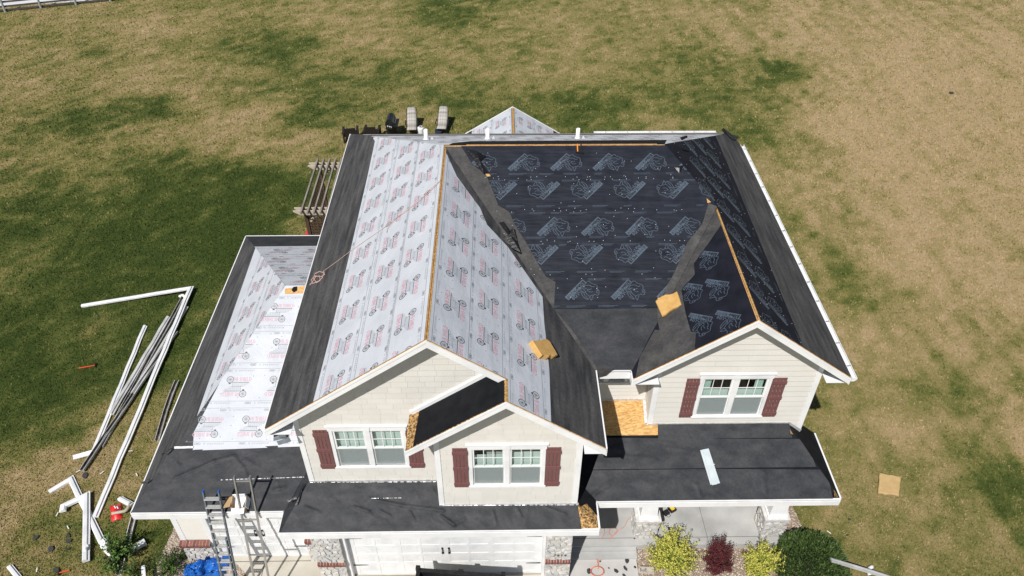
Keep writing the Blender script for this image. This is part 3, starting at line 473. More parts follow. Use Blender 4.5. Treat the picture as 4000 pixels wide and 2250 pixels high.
# ------------------------------------------------------------------ printing on the underlayment (lettering and emblems laid on the sheets)
def text_tris(txt, size=1.0, sx=1.0, bold=0.0, align='LEFT'):
    cu = bpy.data.curves.new('t', 'FONT'); cu.body = txt; cu.size = size; cu.resolution_u = 1; cu.offset = bold; cu.align_x = align; cu.fill_mode = 'BOTH'
    ob = bpy.data.objects.new('t', cu); C.objects.link(ob); dg = bpy.context.evaluated_depsgraph_get(); dg.update(); me = ob.evaluated_get(dg).to_mesh(); me.calc_loop_triangles()
    vs = [(v.co.x*sx, v.co.y) for v in me.vertices]; ts = [[vs[i] for i in t.vertices] for t in me.loop_triangles]
    ob.evaluated_get(dg).to_mesh_clear(); bpy.data.objects.remove(ob); bpy.data.curves.remove(cu); return ts
def tr(ts, dx=0, dy=0, a=0, s=1):
    c, n = math.cos(a)*s, math.sin(a)*s; return [[(x*c-y*n+dx, x*n+y*c+dy) for x, y in t] for t in ts]
def ring(r0, r1, n=14, a0=0, a1=2*math.pi, cx=0, cy=0):
    o = []
    for k in range(n):
        a, b = a0+(a1-a0)*k/n, a0+(a1-a0)*(k+1)/n; p = [(cx+r*math.cos(t), cy+r*math.sin(t)) for r, t in ((r0, a), (r1, a), (r1, b), (r0, b))]; o += [[p[0], p[1], p[2]], [p[0], p[2], p[3]]]
    return o
def rect(x0, y0, x1, y1, sk=0): return [[(x0, y0), (x1, y0), (x1+sk, y1)], [(x0, y0), (x1+sk, y1), (x0+sk, y1)]]
def stroke(pts, w):
    o = []
    for (a, b) in zip(pts, pts[1:]):
        dx, dy = b[0]-a[0], b[1]-a[1]; l = math.hypot(dx, dy) or 1; ex, ey = dx/l*w*.4, dy/l*w*.4; nx_, ny_ = -dy/l*w/2, dx/l*w/2
        p = [(a[0]-ex+nx_, a[1]-ey+ny_), (a[0]-ex-nx_, a[1]-ey-ny_), (b[0]+ex-nx_, b[1]+ey-ny_), (b[0]+ex+nx_, b[1]+ey+ny_)]; o += [[p[0], p[1], p[2]], [p[0], p[2], p[3]]]
    return o
def vb_unit():
    red = tr(text_tris('VB SHIELD', .150, .66, .001), .085, -.045)
    dark = ring(.072, .092) + ring(0, .026, 8) + ring(.040, .050, 10) + rect(.07, -.088, .50, -.068, -.03)
    dark += rect(-.03, -.115, .03, -.085)+[[(-.03, -.085), (.0, -.13), (.03, -.085)]]
    pale = []; r = random.Random(4)
    for k, y in enumerate((-.118, -.152, -.186)):
        x = .10
        while x < .46-.05*k: l = r.uniform(.02, .06); pale += rect(x, y-.008, x+l, y+.008); x += l+.012
        dark += ring(.0, .012, 6, cx=.075, cy=y)
    return {0: red, 1: dark, 2: pale}
def vb_margin():
    dark = ring(.018, .026, 5, math.pi/2, 3*math.pi/2, -.05)+ring(.018, .026, 5, -math.pi/2, math.pi/2, .05)+rect(-.05, .018, .05, .026)+rect(-.05, -.026, .05, -.018)+rect(-.04, -.007, .04, .007)
    pale = ring(.014, .022, 8, cx=.17); r = random.Random(5); x = .24
    while x < .62: l = r.uniform(.02, .05); pale += rect(x, .004, x+l, .016)+rect(x, -.018, x+l*.8, -.006); x += l+.012
    return {1: dark, 2: pale}
VBU, VBM = vb_unit(), vb_margin()
RH = [[(-.282,.052),(-.264,.127),(-.222,.146),(-.182,.111),(-.135,.145),(-.11,.209),(-.085,.272),(-.05,.216),(-.049,.164),(-.084,.145),(-.125,.136)],[(-.019,.248),(.047,.232),(.109,.168),(.147,.08),(.122,.062),(.086,.081),(.059,.144),(.017,.205),(-.019,.248)],
 [(-.049,.164),(-.004,.126),(.039,.081),(.083,.049),(.136,.036),(.208,.08),(.248,.04),(.266,-.015),(.247,-.065),(.189,-.105),(.121,-.116),(.064,-.139),(.028,-.17),(-.011,-.225),(-.063,-.226),(-.089,-.188),(-.153,-.157),(-.229,-.131),(-.253,-.078),(-.235,-.021),(-.273,.004),(-.282,.052)],
 [(-.255,.051),(-.236,.083),(-.214,.051),(-.23,.004),(-.256,.014)],[(-.12,.047),(-.065,.058),(-.027,.031),(.004,.002),(-.018,-.021),(-.065,-.013),(-.101,-.031)],[(.014,-.045),(.076,-.02),(.128,-.049),(.198,-.018),(.247,.01)],[(-.174,-.094),(-.119,-.078),(-.069,-.123),(.012,-.123),(.068,-.108)],[(.133,.002),(.161,.017),(.187,.001),(.161,-.014)],[(.057,-.076),(.086,-.061),(.104,-.08),(.077,-.092)],[(.031,.065),(.065,.002),(.105,-.004)]]
def rhino_unit():
    a = R(46); blue = []
    for s in RH: blue += stroke(s, .014)
    c, n = math.cos(a), math.sin(a); bx, by = .10, -.28
    ban = tr(rect(0, 0, .64, .125), bx, by, a); txt = tr(text_tris('Rhino', .125, .92, .005), bx+.02*c-.028*n, by+.02*n+.028*c, a)+tr(text_tris('ROOF', .115, .92, .0), bx+.335*c-.028*n, by+.335*n+.028*c, a)
    u20 = tr(text_tris('U20', .125, .95, .004), .25, .065, a); return {0: blue+ban+u20, 1: txt}
RHU = rhino_unit()
def bbox(u): 
    P = [p for ts in u.values() for t in ts for p in t]; return max(math.hypot(*p) for p in P)
RAD = {id(VBU): bbox(VBU), id(VBM): bbox(VBM), id(RHU): bbox(RHU)}
class Printer:
    def __init__(s, sheet_obj, pl, poly, h, mats): s.o, s.pl, s.h, s.mats = sheet_obj, pl, h, mats; s.poly = tidy(poly); s.tris = []; s.pc = [[s.poly[i] for i in t] for t in tessellate_polygon([[Vector((p[0], p[1], 0)) for p in s.poly]])]
    def put(s, unit, u, v, a=0, sc=1):
        r = RAD[id(unit)]*sc
        near = [c for c in s.pc if min(p[0] for p in c)-r < u < max(p[0] for p in c)+r and min(p[1] for p in c)-r < v < max(p[1] for p in c)+r]
        if not near: return
        for mi, ts in unit.items():
            for t in tr(ts, u, v, a, sc):
                for c in near:
                    q = tidy(clip(t, c), 1e-5)
                    if len(q) >= 3: s.tris.append((mi, q))
    def line(s, v, u0, u1, w=.006, mi=2, gap=0):
        for t in rect(u0, v-w/2, u1, v+w/2):
            for c in s.pc:
                q = tidy(clip(t, c), 1e-5)
                if len(q) >= 3: s.tris.append((mi, q))
    def build(s):
        m = MB(); n = len(s.mats)
        for mi, q in s.tris: m.add([s.pl.P(x, y, s.h+.0015*(mi == 1 and n == 2)) for x, y in q], [tuple(range(len(q)))], mi)
        if not m.v: return
        me = bpy.data.meshes.new('printed_lettering'); me.from_pydata(m.v, [], m.f)
        for mt in s.mats: me.materials.append(mt)
        me.polygons.foreach_set('material_index', m.m); me.update()
        if sum(f.normal.dot(s.pl.N) for f in me.polygons) < 0: me.flip_normals()
        tag(link('printed_lettering', me, None, s.o), kind='stuff')
VBM_ = [INK_RED, INK_GREY, INK_PALE]; PER = 1.08
def vb_field(o, pl, poly, h, rows, per=PER, inks=None):       # rows: (v, u of one print, angle)
    if o is None: return
    pr = Printer(o, pl, poly, h, inks or VBM_); us = [p[0] for p in poly]
    for v, u0, a in rows:
        k0 = int((min(us)-u0)/per)-1; k1 = int((max(us)-u0)/per)+2
        for k in range(k0, k1): pr.put(VBU, u0+k*per, v, a)
    vs_ = sorted(set(r[0] for r in rows))
    for i in range(0, len(vs_), 2):
        for lv, off in ((vs_[i]-.235, .2), ((vs_[i+1] if i+1 < len(vs_) else vs_[i]+.36)+.235, .7)):
            pr.line(lv+.05, min(us), max(us), .007, 1)
            k0 = int(min(us)/per)-2; k1 = int(max(us)/per)+2
            for k in range(k0, k1): pr.put(VBM, k*per+off, lv, 0)
    pr.build()
cl = lambda pl, pts, b: clip([pl.px(*p) for p in pts], b)
uL = lambda y: -(y-YA)
polyL = cl(pL, [(1223, 1580), (1294, 1302), (1367, 996), (1437, 690), (1466, 553), (1458, 540), (1480, 530), (1760, 560), (1760, 640), (1690, 1330)], bL)
vb_field(SL_L, pL, polyL, .0185, [(1.80, uL(.20), math.pi), (2.17, uL(.57), 0), (2.77, uL(.93), math.pi), (3.13, uL(1.30), 0), (3.63, uL(.88), math.pi), (4.0, uL(1.24), 0)])
uR = lambda y: y-YA2
rowsR = [(4.03, uR(.26), 0), (3.66, uR(.62), math.pi), (3.19, uR(.84), 0), (2.83, uR(1.22), math.pi), (2.18, uR(.82), 0), (1.82, uR(1.2), math.pi)]
vb_field(SL_R, pR, cl(pR, white_R, bR), .0185, rowsR); vb_field(SL_R2, pR, cl(pR, white_R, bR2), .0185, rowsR)
vb_field(SL_K, pK, clip(bK, [(-20, 1.25), (20, 1.25), (20, 5.66), (-20, 5.66)]), .0185, [(1.6+.92*i+.36*j, .3*i+.37*j, math.pi*j) for i in range(4) for j in (0, 1)])
o1b = lambda a, b: (700+a/1.61, 900+b/1.61)
rw = []
for up, dn in (((147, 1193), (225, 1285)), ((325, 942), (402, 1032)), ((615, 703), (422, 795)), ((600, 480), (648, 563))):
    p = pWF.px(*o1b(*up)); q = pWF.px(*o1b(*dn)); rw += [(p[1], p[0], 0), (q[1], q[0], math.pi)]
vb_field(SW_F, pWF, cl(pWF, [(756, 1762), (700, 1700), (1080, 1100), (1300, 1100), (1300, 1745), (1163, 1746)], bWF), .049, rw, inks=[noisy('paler_red_ink', (.55, .30, .36), (.60, .40, .45), 30, .6), noisy('paler_grey_ink', (.18, .19, .20), (.28, .29, .30), 30, .6), INK_PALE])  # this slope gets its own paler red and grey inks
rw = []
for a, b in (((255, 925), (340, 820)), ((503, 597), (583, 495))):
    p = pWL.px(*o1b(*a)); q = pWL.px(*o1b(*b)); rw += [(p[1], p[0], math.pi), (q[1], q[0], 0)]
vb_field(SW_L, pWL, cl(pWL, [(770, 1620), (784, 1589), (1001, 965), (1035, 960), (1150, 1100), (1130, 1160), (800, 1640)], bWL), .0185, rw)
rw = []
for a, b in (((610, 125), (665, 143)), ((600, 180), (655, 202)), ((645, 238), (705, 260)), ((780, 300), (835, 328))):
    p = pWK.px(*o1b(*a)); q = pWK.px(*o1b(*b)); rw += [(p[1], p[0], math.pi), (q[1], q[0], 0)]
vb_field(SW_K, pWK, cl(pWK, [(1001, 965), (1260, 962), (1260, 1130), (1100, 1130)], bWK), .0185, rw)
RM = [INK_BLUE, INK_DARK]
def rh_field(o, pl, poly, h, rows, per=1.09, lines=()):
    if o is None: return
    pr = Printer(o, pl, poly, h, RM); us = [p[0] for p in poly]
    for v, u0, a in rows:
        for k in range(int((min(us)-u0)/per)-2, int((max(us)-u0)/per)+3): pr.put(RHU, u0+k*per, v, a)
    rr = random.Random(9)
    for lv in lines:
        x = min(us)
        while x < max(us):
            l = rr.uniform(.15, .5); 
            if rr.random() < .5: pr.line(lv, x, x+l, .010, 0); pr.line(lv-.03, x, x+l*.8, .008, 0)
            x += l+rr.uniform(.1, .5)
    pr.build()
ptsF = [pF.px(*p) for p in [(1800, 573), (1844, 646), (1900, 687), (1946, 805), (1987, 828), (2011, 881), (2052, 946), (2111, 1051), (2131, 1083), (2169, 1104), (2163, 1212), (2565, 1207), (2575, 1180), (2633, 1075), (2709, 928), (2768, 815), (2800, 800), (2830, 815), (2600, 540), (1790, 540)]]
HEAD = [(2.0, 3.48, math.pi), (2.95, 2.30, 0), (3.72, 2.86, math.pi), (4.77, 1.32, 0), (5.61, 2.16, math.pi)]
for i in range(5):
    pc = clip(clip(ptsF, [(-9, VC[i]), (12, VC[i]+.012), (12, VC[i+1]-.035), (-9, VC[i+1]-.035)]), bF); rh_field(CRS[i], pF, pc, .066+.003*i, [HEAD[i]], lines=(VC[i]+.07, VC[i+1]-.13))
o77 = lambda a, b: (2400+a/1.811, 700+b/1.811)
p = [pBL.px(*o77(*q)) for q in ((745, 790), (600, 790))]; PBo = [o for o in house.children if o.name.startswith('poly_underlayment') and 'course' not in o.name][0]
stripB = [pBL.px(*q) for q in [(2822, 868), (2765, 960), (2716, 1031), (2718, 1075), (2668, 1130), (2682, 1225), (2722, 1360)]]
polyBL = clip(stripB+xy(pBL, [(XB-.6, YB+.03), (XB-.09, YB+.03), (XB-.09, YV)]), bBL)
rh_field(PBo, pBL, polyBL, .0155, [(p[0][1], p[0][0], math.pi), (p[1][1]-.15, p[1][0], math.pi)])
pr_ = [pRR.px(*o77(*q)) for q in ((915, 570), (1040, 680))]
subRR = [pRR.px(*q) for q in [(2792, 528), (2866, 700), (3000, 1025), (3137, 1360)]]
rowsRR = [(pr_[0][1], pr_[0][0], math.pi), (pr_[1][1], pr_[1][0], math.pi), (pr_[0][1]+(pr_[0][1]-pr_[1][1]), pr_[0][0]+.5, math.pi)]
for ob_, bd_ in ((PB_S, bRR), (PB_F, bRRf)):
    polyRR = clip(subRR+xy(pRR, [(X1-.9, YB+.0), (XB-.6, YB), (XB-.6, YV), (XRE-.5, YR), (XRE+.5, YR+1.6)]), bd_)
    rh_field(ob_, pRR, polyRR, .0135, rowsRR, lines=(pr_[0][1]+.4, pr_[1][1]+.4, pr_[1][1]-.45)); caps(pRR, polyRR, ar(-1, 12, .3), ar(1.4, 4.6, .26), .0145, CAP, .1, 5, .008, .4)
caps(pBL, polyBL, ar(-5, 1, .25), ar(.6, 3.2, .25), .0165, CAP, .1, 6, .009, .45)
NAIL = plain('grey_nail_cap', (.30, .32, .34), .5)
caps(pL, polyL, ar(-13, 1, .34), ar(1.55, 4.4, .29), .0195, NAIL, .1, 7, .012, .6); caps(pR, cl(pR, white_R, bR), ar(0, 9, .34), ar(1.3, 4.4, .29), .0195, NAIL, .1, 8, .012, .6); caps(pWF, cl(pWF, [(756, 1762), (700, 1700), (1080, 1100), (1300, 1100), (1300, 1745), (1163, 1746)], bWF), ar(1.0, 5, .28), ar(1.2, 6, .27), .050, NAIL, .1, 9, .012, .6)

# ------------------------------------------------------------------ walls
def sub_rect(r, h):                                   # rectangle minus rectangle -> rectangles
    x0, z0, x1, z1 = r; a, b, c, d = h
    if x1 <= a or x0 >= c or z1 <= b or z0 >= d: return [r]
    o = []
    if x0 < a: o.append((x0, z0, a, z1))
    if x1 > c: o.append((c, z0, x1, z1))
    m0, m1 = max(x0, a), min(x1, c)
    if z0 < b: o.append((m0, z0, m1, b))
    if z1 > d: o.append((m0, d, m1, z1))
    return o
def wall_y(name, poly, y, hole=None, th=.12, mat=SIDING):
    x0, x1 = min(p[0] for p in poly), max(p[0] for p in poly); z0, z1 = min(p[1] for p in poly), max(p[1] for p in poly); m = MB()
    for r in (sub_rect((x0-.01, z0-.01, x1+.01, z1+.01), hole) if hole else [(x0-.01, z0-.01, x1+.01, z1+.01)]):
        q = tidy(clip([(r[0], r[1]), (r[2], r[1]), (r[2], r[3]), (r[0], r[3])], poly))
        if len(q) > 2: m.prism([(a, y, b) for a, b in q], (0, th, 0))
    return m.build(name, mat, house)
def clad(wall, poly, y, cut, kind, exp=.168, seed=1):
    rr = random.Random(seed); x0, x1 = min(p[0] for p in poly), max(p[0] for p in poly); z0, z1 = min(p[1] for p in poly), max(p[1] for p in poly); z = z0; row = 0
    while z < z1:
        segs = [(x0, x1)]
        if kind == 'lap' and x1-x0 > 2: xj = rr.uniform(x0+.6, x1-.6); segs = [(x0, xj-.0015), (xj+.0015, x1)]
        if kind == 'shake':
            segs = []; x = x0-rr.uniform(0, .3)
            while x < x1: wv = rr.uniform(.28, .46); segs.append((x+.0012, x+wv-.0012)); x += wv
        for a, b in segs:
            dz = rr.uniform(-.003, .003) if kind == 'shake' else 0
            for r in sub_rect((a, z+dz, b, z+exp+dz-.002), cut) if cut else [(a, z+dz, b, z+exp-.002)]:
                q = tidy(clip([(r[0], r[1]), (r[2], r[1]), (r[2], r[3]), (r[0], r[3])], poly))
                if len(q) < 3: continue
                fr = [(u, y-.004-(.012 if kind == 'shake' else .020)*(1-(v-z)/exp), v) for u, v in q]; bk = [(u, y+.01, v) for u, v in q]; n = len(q)
                MB().add(bk+fr, [tuple(range(n-1, -1, -1)), tuple(range(n, 2*n))]+[(i, (i+1) % n, n+(i+1) % n, n+i) for i in range(n)]).build('shingle' if kind == 'shake' else 'siding_board', rr.choice(SHAKE) if kind == 'shake' else SIDING, wall)
        z += exp; row += 1
def window(x0, x1, z0, z1, y, blind, lower=.5, keystone=True, curtains=False, seed=0):
    w_ = empty('window', ((x0+x1)/2, y, z0)); w_.parent = house; cx = (x0+x1)/2
    def bx(n, a, b, m): return box(n, (a[0]-cx, a[1], a[2]-z0), (b[0]-cx, b[1], b[2]-z0), m, w_)
    H = .15; sd = .075
    bx('casing', (x0, -.035, z0+.05), (x0+sd, .03, z1-H), W_TRIM); bx('casing', (x1-sd, -.035, z0+.05), (x1, .03, z1-H), W_TRIM); bx('head_casing', (x0-.02, -.04, z1-H), (x1+.02, .03, z1), W_TRIM); bx('head_cap', (x0-.05, -.065, z1), (x1+.05, .0, z1+.03), W_TRIM); bx('sill', (x0-.03, -.06, z0), (x1+.03, .03, z0+.05), W_TRIM)
    if keystone: MB().prism([(-.055, -.055, z1-H-.01-z0), (.055, -.055, z1-H-.01-z0), (.085, -.055, z1+.035-z0), (-.085, -.055, z1+.035-z0)], (0, .05, 0)).build('keystone', W_TRIM, w_)
    bx('mullion', (cx-.055, -.03, z0+.05), (cx+.055, .03, z1-H), W_TRIM)
    for s, (a, b) in enumerate(((x0+sd, cx-.055), (cx+.055, x1-sd))):
        zb, zt = z0+.05, z1-H; zm = zb+(zt-zb)*lower
        m = MB(); f = .045
        for (p, q, r, t, yy) in ((a, b, zm-.02, zt, -.012), (a, b, zb, zm+.02, .012)):
            m.box((p-cx, yy, r-z0), (p+f-cx, yy+.03, t-z0)); m.box((q-f-cx, yy, r-z0), (q-cx, yy+.03, t-z0)); m.box((p+f-cx, yy, r-z0), (q-f-cx, yy+.03, r+f-z0)); m.box((p+f-cx, yy, t-f-z0), (q-f-cx, yy+.03, t-z0))
        m.build('sash', W_TRIM, w_)
        bx('pane', (a+.04, .004, zm), (b-.04, .006, zt-.04), GLASS); bx('pane', (a+.04, .026, zb+.04), (b-.04, .028, zm), GLASS); bx('insect_screen', (a+.03, .0, zb+.03), (b-.03, .002, zm-.02), SCREEN)
        for k in (1, 2): xx = a+f+(b-a-2*f)*k/3; bx('muntin', (xx-.008, -.006, zm+.025), (xx+.008, .003, zt-f), W_TRIM)
        zz_ = (zm+.025+zt-f)/2; bx('muntin', (a+f, -.0055, zz_-.008), (b-f, .0025, zz_+.008), W_TRIM)
        for (f0_, f1_) in blind[s]: bx('blind', (a+.02, .10, zb+(zt-zb)*f0_), (b-.02, .115, zb+(zt-zb)*f1_), BLIND)
        if curtains: 
            e = a+.05 if s == 0 else b-.25; m = MB(); n = 8
            for i in range(n): m.tube([(e+.2*i/n+.012-cx, .11+.015*(i % 2), zb-z0), (e+.2*i/n+.012-cx, .11+.015*(i % 2), zt-z0)], .016, 6)
            m.build('curtain', CURT, w_)
    m = MB(); a, b, c, d = x0+.05-cx, .05, x1-.05-cx, z1-z0-.1
    m.box((a-.3, .9, -.6), (c+.3, .95, d+.3)); m.box((a-.35, .12, -.6), (a-.3, .9, d+.3)); m.box((c+.3, .12, -.6), (c+.35, .9, d+.3)); m.box((a-.3, .12, d+.25), (c+.3, .9, d+.3)); m.box((a-.3, .12, -.65), (c+.3, .9, -.6)); m.build('room_wall', ROOMW, w_); return w_
def shutter(x0, x1, z0, z1, y):
    s = empty('shutter', ((x0+x1)/2, y, z0)); s.parent = house; n = 4; wv = (x1-x0)/n; cx = (x0+x1)/2
    for k in range(n): box('board', (x0+k*wv+.004-cx, -.03, .0), (x0+(k+1)*wv-.004-cx, -.006, z1-z0), MAROON, s)
    for f in (.06, .47, .86): box('batten', (x0-.005-cx, -.055, (z1-z0)*f), (x1+.005-cx, -.031, (z1-z0)*f+.10), MAROON, s)
zA_ = lambda y: pG.z(0, y)
dz = .12
polyA = [(XAW, 2.75), (XA2R-.05, 2.75), (XA2R-.05, pR.z(XA2R-.05, 0)-dz), (XM, ZR-dz), (XAW, pL.z(XAW, 0)-dz)]
hA = (-2.32, 3.84, -.74, 5.14); wA = wall_y('gable_wall', polyA, YAW, hA)
visA = [(XAW+.11, zA_(YAW)+.05), (XA2L, zA_(YAW)+.05), (XA2, 5.2), (XA2, pR.z(XA2, 0)-dz), (XM, ZR-dz), (XAW+.11, pL.z(XAW+.11, 0)-dz)]
clad(wA, visA, YAW, (-2.40, 3.76, -.66, 5.31), 'shake', seed=3)
polyA2 = [(XA2L, 2.6), (XA2R, 2.6), (XA2R, pR.z(XA2R, 0)-dz), (XA2, pR.z(XA2, 0)-dz), (XA2L, pA2.z(XA2L, 0)-dz)]
hB = (.76, 3.78, 2.31, 5.09); wA2 = wall_y('gable_wall', polyA2, YA2W, hB)
visA2 = [(XA2L+.11, zA_(YA2W)+.05), (XA2R-.11, zA_(YA2W)+.05), (XA2R-.11, pR.z(XA2R-.11, 0)-dz), (XA2, pR.z(XA2, 0)-dz), (XA2L+.11, pA2.z(XA2L+.11, 0)-dz)]
clad(wA2, visA2, YA2W, (.67, 3.69, 2.40, 5.26), 'shake', seed=4)
polyB = [(XBWL, 2.75), (XBWR, 2.75), (XBWR, pRR.z(XBWR, 0)-dz), (XB, ZB-dz), (XBWL, pBL.z(XBWL, 0)-dz)]
hC = (6.12, 3.88, 7.68, 5.22); wB = wall_y('gable_wall', polyB, YBW, hC)
visB = [(XBWL+.11, 3.33), (XBWR-.11, 3.33), (XBWR-.11, pRR.z(XBWR-.11, 0)-dz), (XB, ZB-dz), (XBWL+.11, pBL.z(XBWL+.11, 0)-dz)]
clad(wB, visB, YBW, (6.03, 3.80, 7.77, 5.40), 'lap', .176, 5)
wm = wall_y('recess_wall', [(XA2R, 2.9), (XBWL, 2.9), (XBWL, 5.55), (XA2R, 5.55)], YMW, (3.5, 4.55, 4.42, 5.4)); clad(wm, [(XA2R, pP.z(0, YMW)+.06), (XBWL-.02, pP.z(0, YMW)+.06), (XBWL-.02, 5.5), (XA2R, 5.5)], YMW, (3.43, 4.47, 4.49, 5.6), 'lap', .13, 6)
window(3.43, 4.49, 4.48, 5.5, YMW, [[(.0, .0)], [(.0, .0)]], keystone=False, lower=.55)
wl_ = MB().box((XBWL, YBW+.12, 2.9), (XBWL+.12, YMW, 5.7)).build('return_wall', SIDING, house)
for k in range(14): MB().prism([(XBWL-.006, YBW+.1, 3.62+k*.13), (XBWL-.018, YBW+.1, 3.62+k*.13), (XBWL-.006, YBW+.1, 3.75+k*.13)], (0, YMW-YBW-.12, 0)).build('siding_board', SIDING, wl_)
box('side_wall', (XAW, YAW+.12, 2.7), (XAW+.12, 12.2, 5.85), SIDING, house); box('side_wall', (XBWR-.12, YBW+.12, 0.0), (XBWR, 12.2, 5.85), SIDING, house); box('side_wall', (XA2R-.12, YA2W+.12, 2.6), (XA2R, YMW+.1, 5.85), SIDING, house)
box('rear_wall', (XAW, 12.2, 0), (XBWR, 12.32, 5.8), SIDING, house)
window(-2.37, -.69, 3.79, 5.26, YAW, [[(0, 1)], [(0, 1)]]); window(.70, 2.37, 3.72, 5.22, YA2W, [[(0, .72)], [(0, .78)]]); window(6.06, 7.75, 3.83, 5.36, YBW, [[(0, .64)], [(0, .64)]], curtains=True)
for a in ((-2.72, -2.39, 3.75, 5.13, YAW), (-.69, -.36, 3.75, 5.13, YAW), (.35, .675, 3.70, 5.10, YA2W), (2.375, 2.70, 3.70, 5.10, YA2W), (5.74, 6.05, 3.83, 5.21, YBW), (7.76, 8.10, 3.83, 5.21, YBW)): shutter(*a)
def corner(x0, x1, y0, y1, z0, z1): box('corner_board', (x0, y0, z0), (x1, y1, z1), W_TRIM, house)
corner(XAW-.01, XAW+.11, YAW-.026, YAW, zA_(YAW)-.02, pL.z(XAW, 0)-.14); corner(XA2L-.01, XA2L+.11, YA2W-.026, YA2W, zA_(YA2W)-.02, pA2.z(XA2L, 0)-.14); corner(XA2R-.11, XA2R+.02, YA2W-.026, YA2W+.1, zA_(YA2W)-.02, pR.z(XA2R, 0)-.14)
corner(XBWL-.025, XBWL+.11, YBW-.026, YBW+.1, pP.z(0, YBW)-.02, pBL.z(XBWL, 0)-.14); corner(XBWR-.11, XBWR+.02, YBW-.026, YBW+.1, 3.2, pRR.z(XBWR, 0)-.14)
for a, b, pl in (((XAW, YAW-.03), (XA2L, YAW-.03), pG), ((XA2L, YA2W-.03), (XA2R+.05, YA2W-.03), pG), ((XBWL, YBW-.03), (XH, YBW-.03), pP), ((XA2R, YMW-.03), (XBWL, YMW-.03), pP)):
    MB().bar((*a, pl.z(*a)+.045), (*b, pl.z(*b)+.045), .012, .07).build('base_flashing', FLASH, house)
MB().bar((XH, YBW-.03, pPR.z(XH, 0)+.045), (XBWR+.02, YBW-.03, pPR.z(XBWR, 0)+.045), .012, .07).build('base_flashing', FLASH, house)
MB().bar((XBWL-.03, YBW, pP.z(0, YBW)+.04), (XBWL-.03, YMW, pP.z(0, YMW)+.04), .10, .02, (0, -Q, 1)).build('base_flashing', FLASH, house)
# ------------------------------------------------------------------ rakes, eaves, gutters
def rake(xa, xb, pl, y, yw, fh=.19):                 # fascia board under the sloping edge, soffit behind it
    za, zb = pl.z(xa, y)-.014, pl.z(xb, y)-.014
    MB().prism([(xa, y-.012, za), (xb, y-.012, zb), (xb, y-.012, zb-fh), (xa, y-.012, za-fh)], (0, .03, 0)).build('rake_board', W_TRIM, house)
    MB().prism([(xa, y-.020, za), (xb, y-.020, zb), (xb, y-.020, zb-.055), (xa, y-.020, za-.055)], (0, .0075, 0)).build('rake_trim', W_TRIM, house)
    MB().prism([(xa, y+.02, za-.12), (xb, y+.02, zb-.12), (xb, y+.02, zb-.13), (xa, y+.02, za-.13)], (0, yw-y-.03, 0)).build('soffit', W_SOFF, house)
rake(X0, XM, pL, YA, YAW); rake(XA2+.02, XM, pR, YA, YAW); rake(XL2, XA2, pA2, YA2, YA2W); rake(XR, XA2, pR, YA2, YA2W); rake(XBL, XB, pBL, YB, YBW); rake(X1, XB, pRR, YB, YBW)
MB().prism([(XA2+.02, YA, pR.z(XA2, 0)-.02), (XA2+.02, YA2, pR.z(XA2, 0)-.02), (XA2+.02, YA2, pR.z(XA2, 0)-.12), (XA2+.02, YA, pR.z(XA2, 0)-.12)], (-.02, 0, 0)).build('ridge_board', OSB_EDGE, house)
def eave(p, q, z, out, fh=.19, drip=True, name='fascia'):
    p, q, out = Vector((*p, 0)), Vector((*q, 0)), Vector((*out, 0)); a, b = p+out*.012, q+out*.012
    MB().bar(a+Vector((0, 0, z-.045-fh/2)), b+Vector((0, 0, z-.045-fh/2)), .024, fh).build(name, W_TRIM, house)
    if drip: MB().bar(p+out*.0+Vector((0, 0, z+.006)), q+out*.0+Vector((0, 0, z+.006)), .045, .018).build('drip_edge', W_TRIM, house)
eave((X0, YA), (X0, YM1), ZE, (-1, 0)); eave((XR, YA2), (XR, YM0+.1), ZE, (1, 0)); eave((XR+.1, YM0), (XBL, YM0), ZE, (0, -1)); eave((XBL, YB), (XBL, YM0), ZE, (-1, 0)); eave((X0, YM1), (X1-.6, YM1), ZE, (0, 1), drip=False); eave((X1, YB), (X1, YM1-.75), ZE, (1, 0), drip=False)
oz = lambda a, b: aty(2200+a/3.622, 1400+b/3.622, YM0-.045)
MB().prism([oz(*q) for q in [(470, 120), (720, 150), (690, 172), (612, 245), (500, 275), (484, 200)]], (0, .012, 0)).build('valley_felt', FELT_V, house)
for a, b, c, d in ((X0+.02, XAW, YA+.05, YM1), (XA2R, XR-.02, YA2+.05, YM0), (XBWR, X1-.02, YB+.05, YM1-.8)): box('soffit', (a, c, ZE-.23), (b, d, ZE-.215), W_SOFF, house)
box('soffit', (XA2R, YM0+.02, ZE-.23), (XBWL, YMW, ZE-.215), W_SOFF, house); box('soffit', (XBL+.02, YB+.05, ZE-.23), (XBWL, YM0, ZE-.213), W_SOFF, house)
def gutter_run(p, q, out, z, name='gutter'):
    p, q, o = Vector((*p, 0)), Vector((*q, 0)), Vector((*out, 0)); prof = [(.0, -.015), (.0, -.125), (.07, -.125), (.125, -.07), (.125, -.02), (.112, -.02), (.112, -.065), (.062, -.112), (.012, -.112), (.012, -.015)]
    m = MB(); n = len(prof); vs = [a+o*u+Vector((0, 0, z+v)) for a in (p, q) for u, v in prof]
    m.add(vs, [(i, (i+1) % n, n+(i+1) % n, n+i) for i in range(n)]); g = m.build(name, WHITE_P, house); d = (q-p); L_ = d.length; d.normalize(); k = .4
    while k < L_: MB().bar(p+d*k+o*.0+Vector((0, 0, z-.03)), p+d*k+o*.12+Vector((0, 0, z-.028)), .02, .006).build('gutter_hanger', ALU, g); k += .75
    MB().prism([p+o*u+Vector((0, 0, z+v)) for u, v in prof[:5]], d*.006).build('end_cap', WHITE_P, g); return g
gutter_run((X1+.024, YB-.02), (X1+.024, YM1-.78), (1, 0), ZE+.02); gutter_run((4.6, YM1+.02), (X1-.58, YM1+.02), (0, 1), ZE+.02)
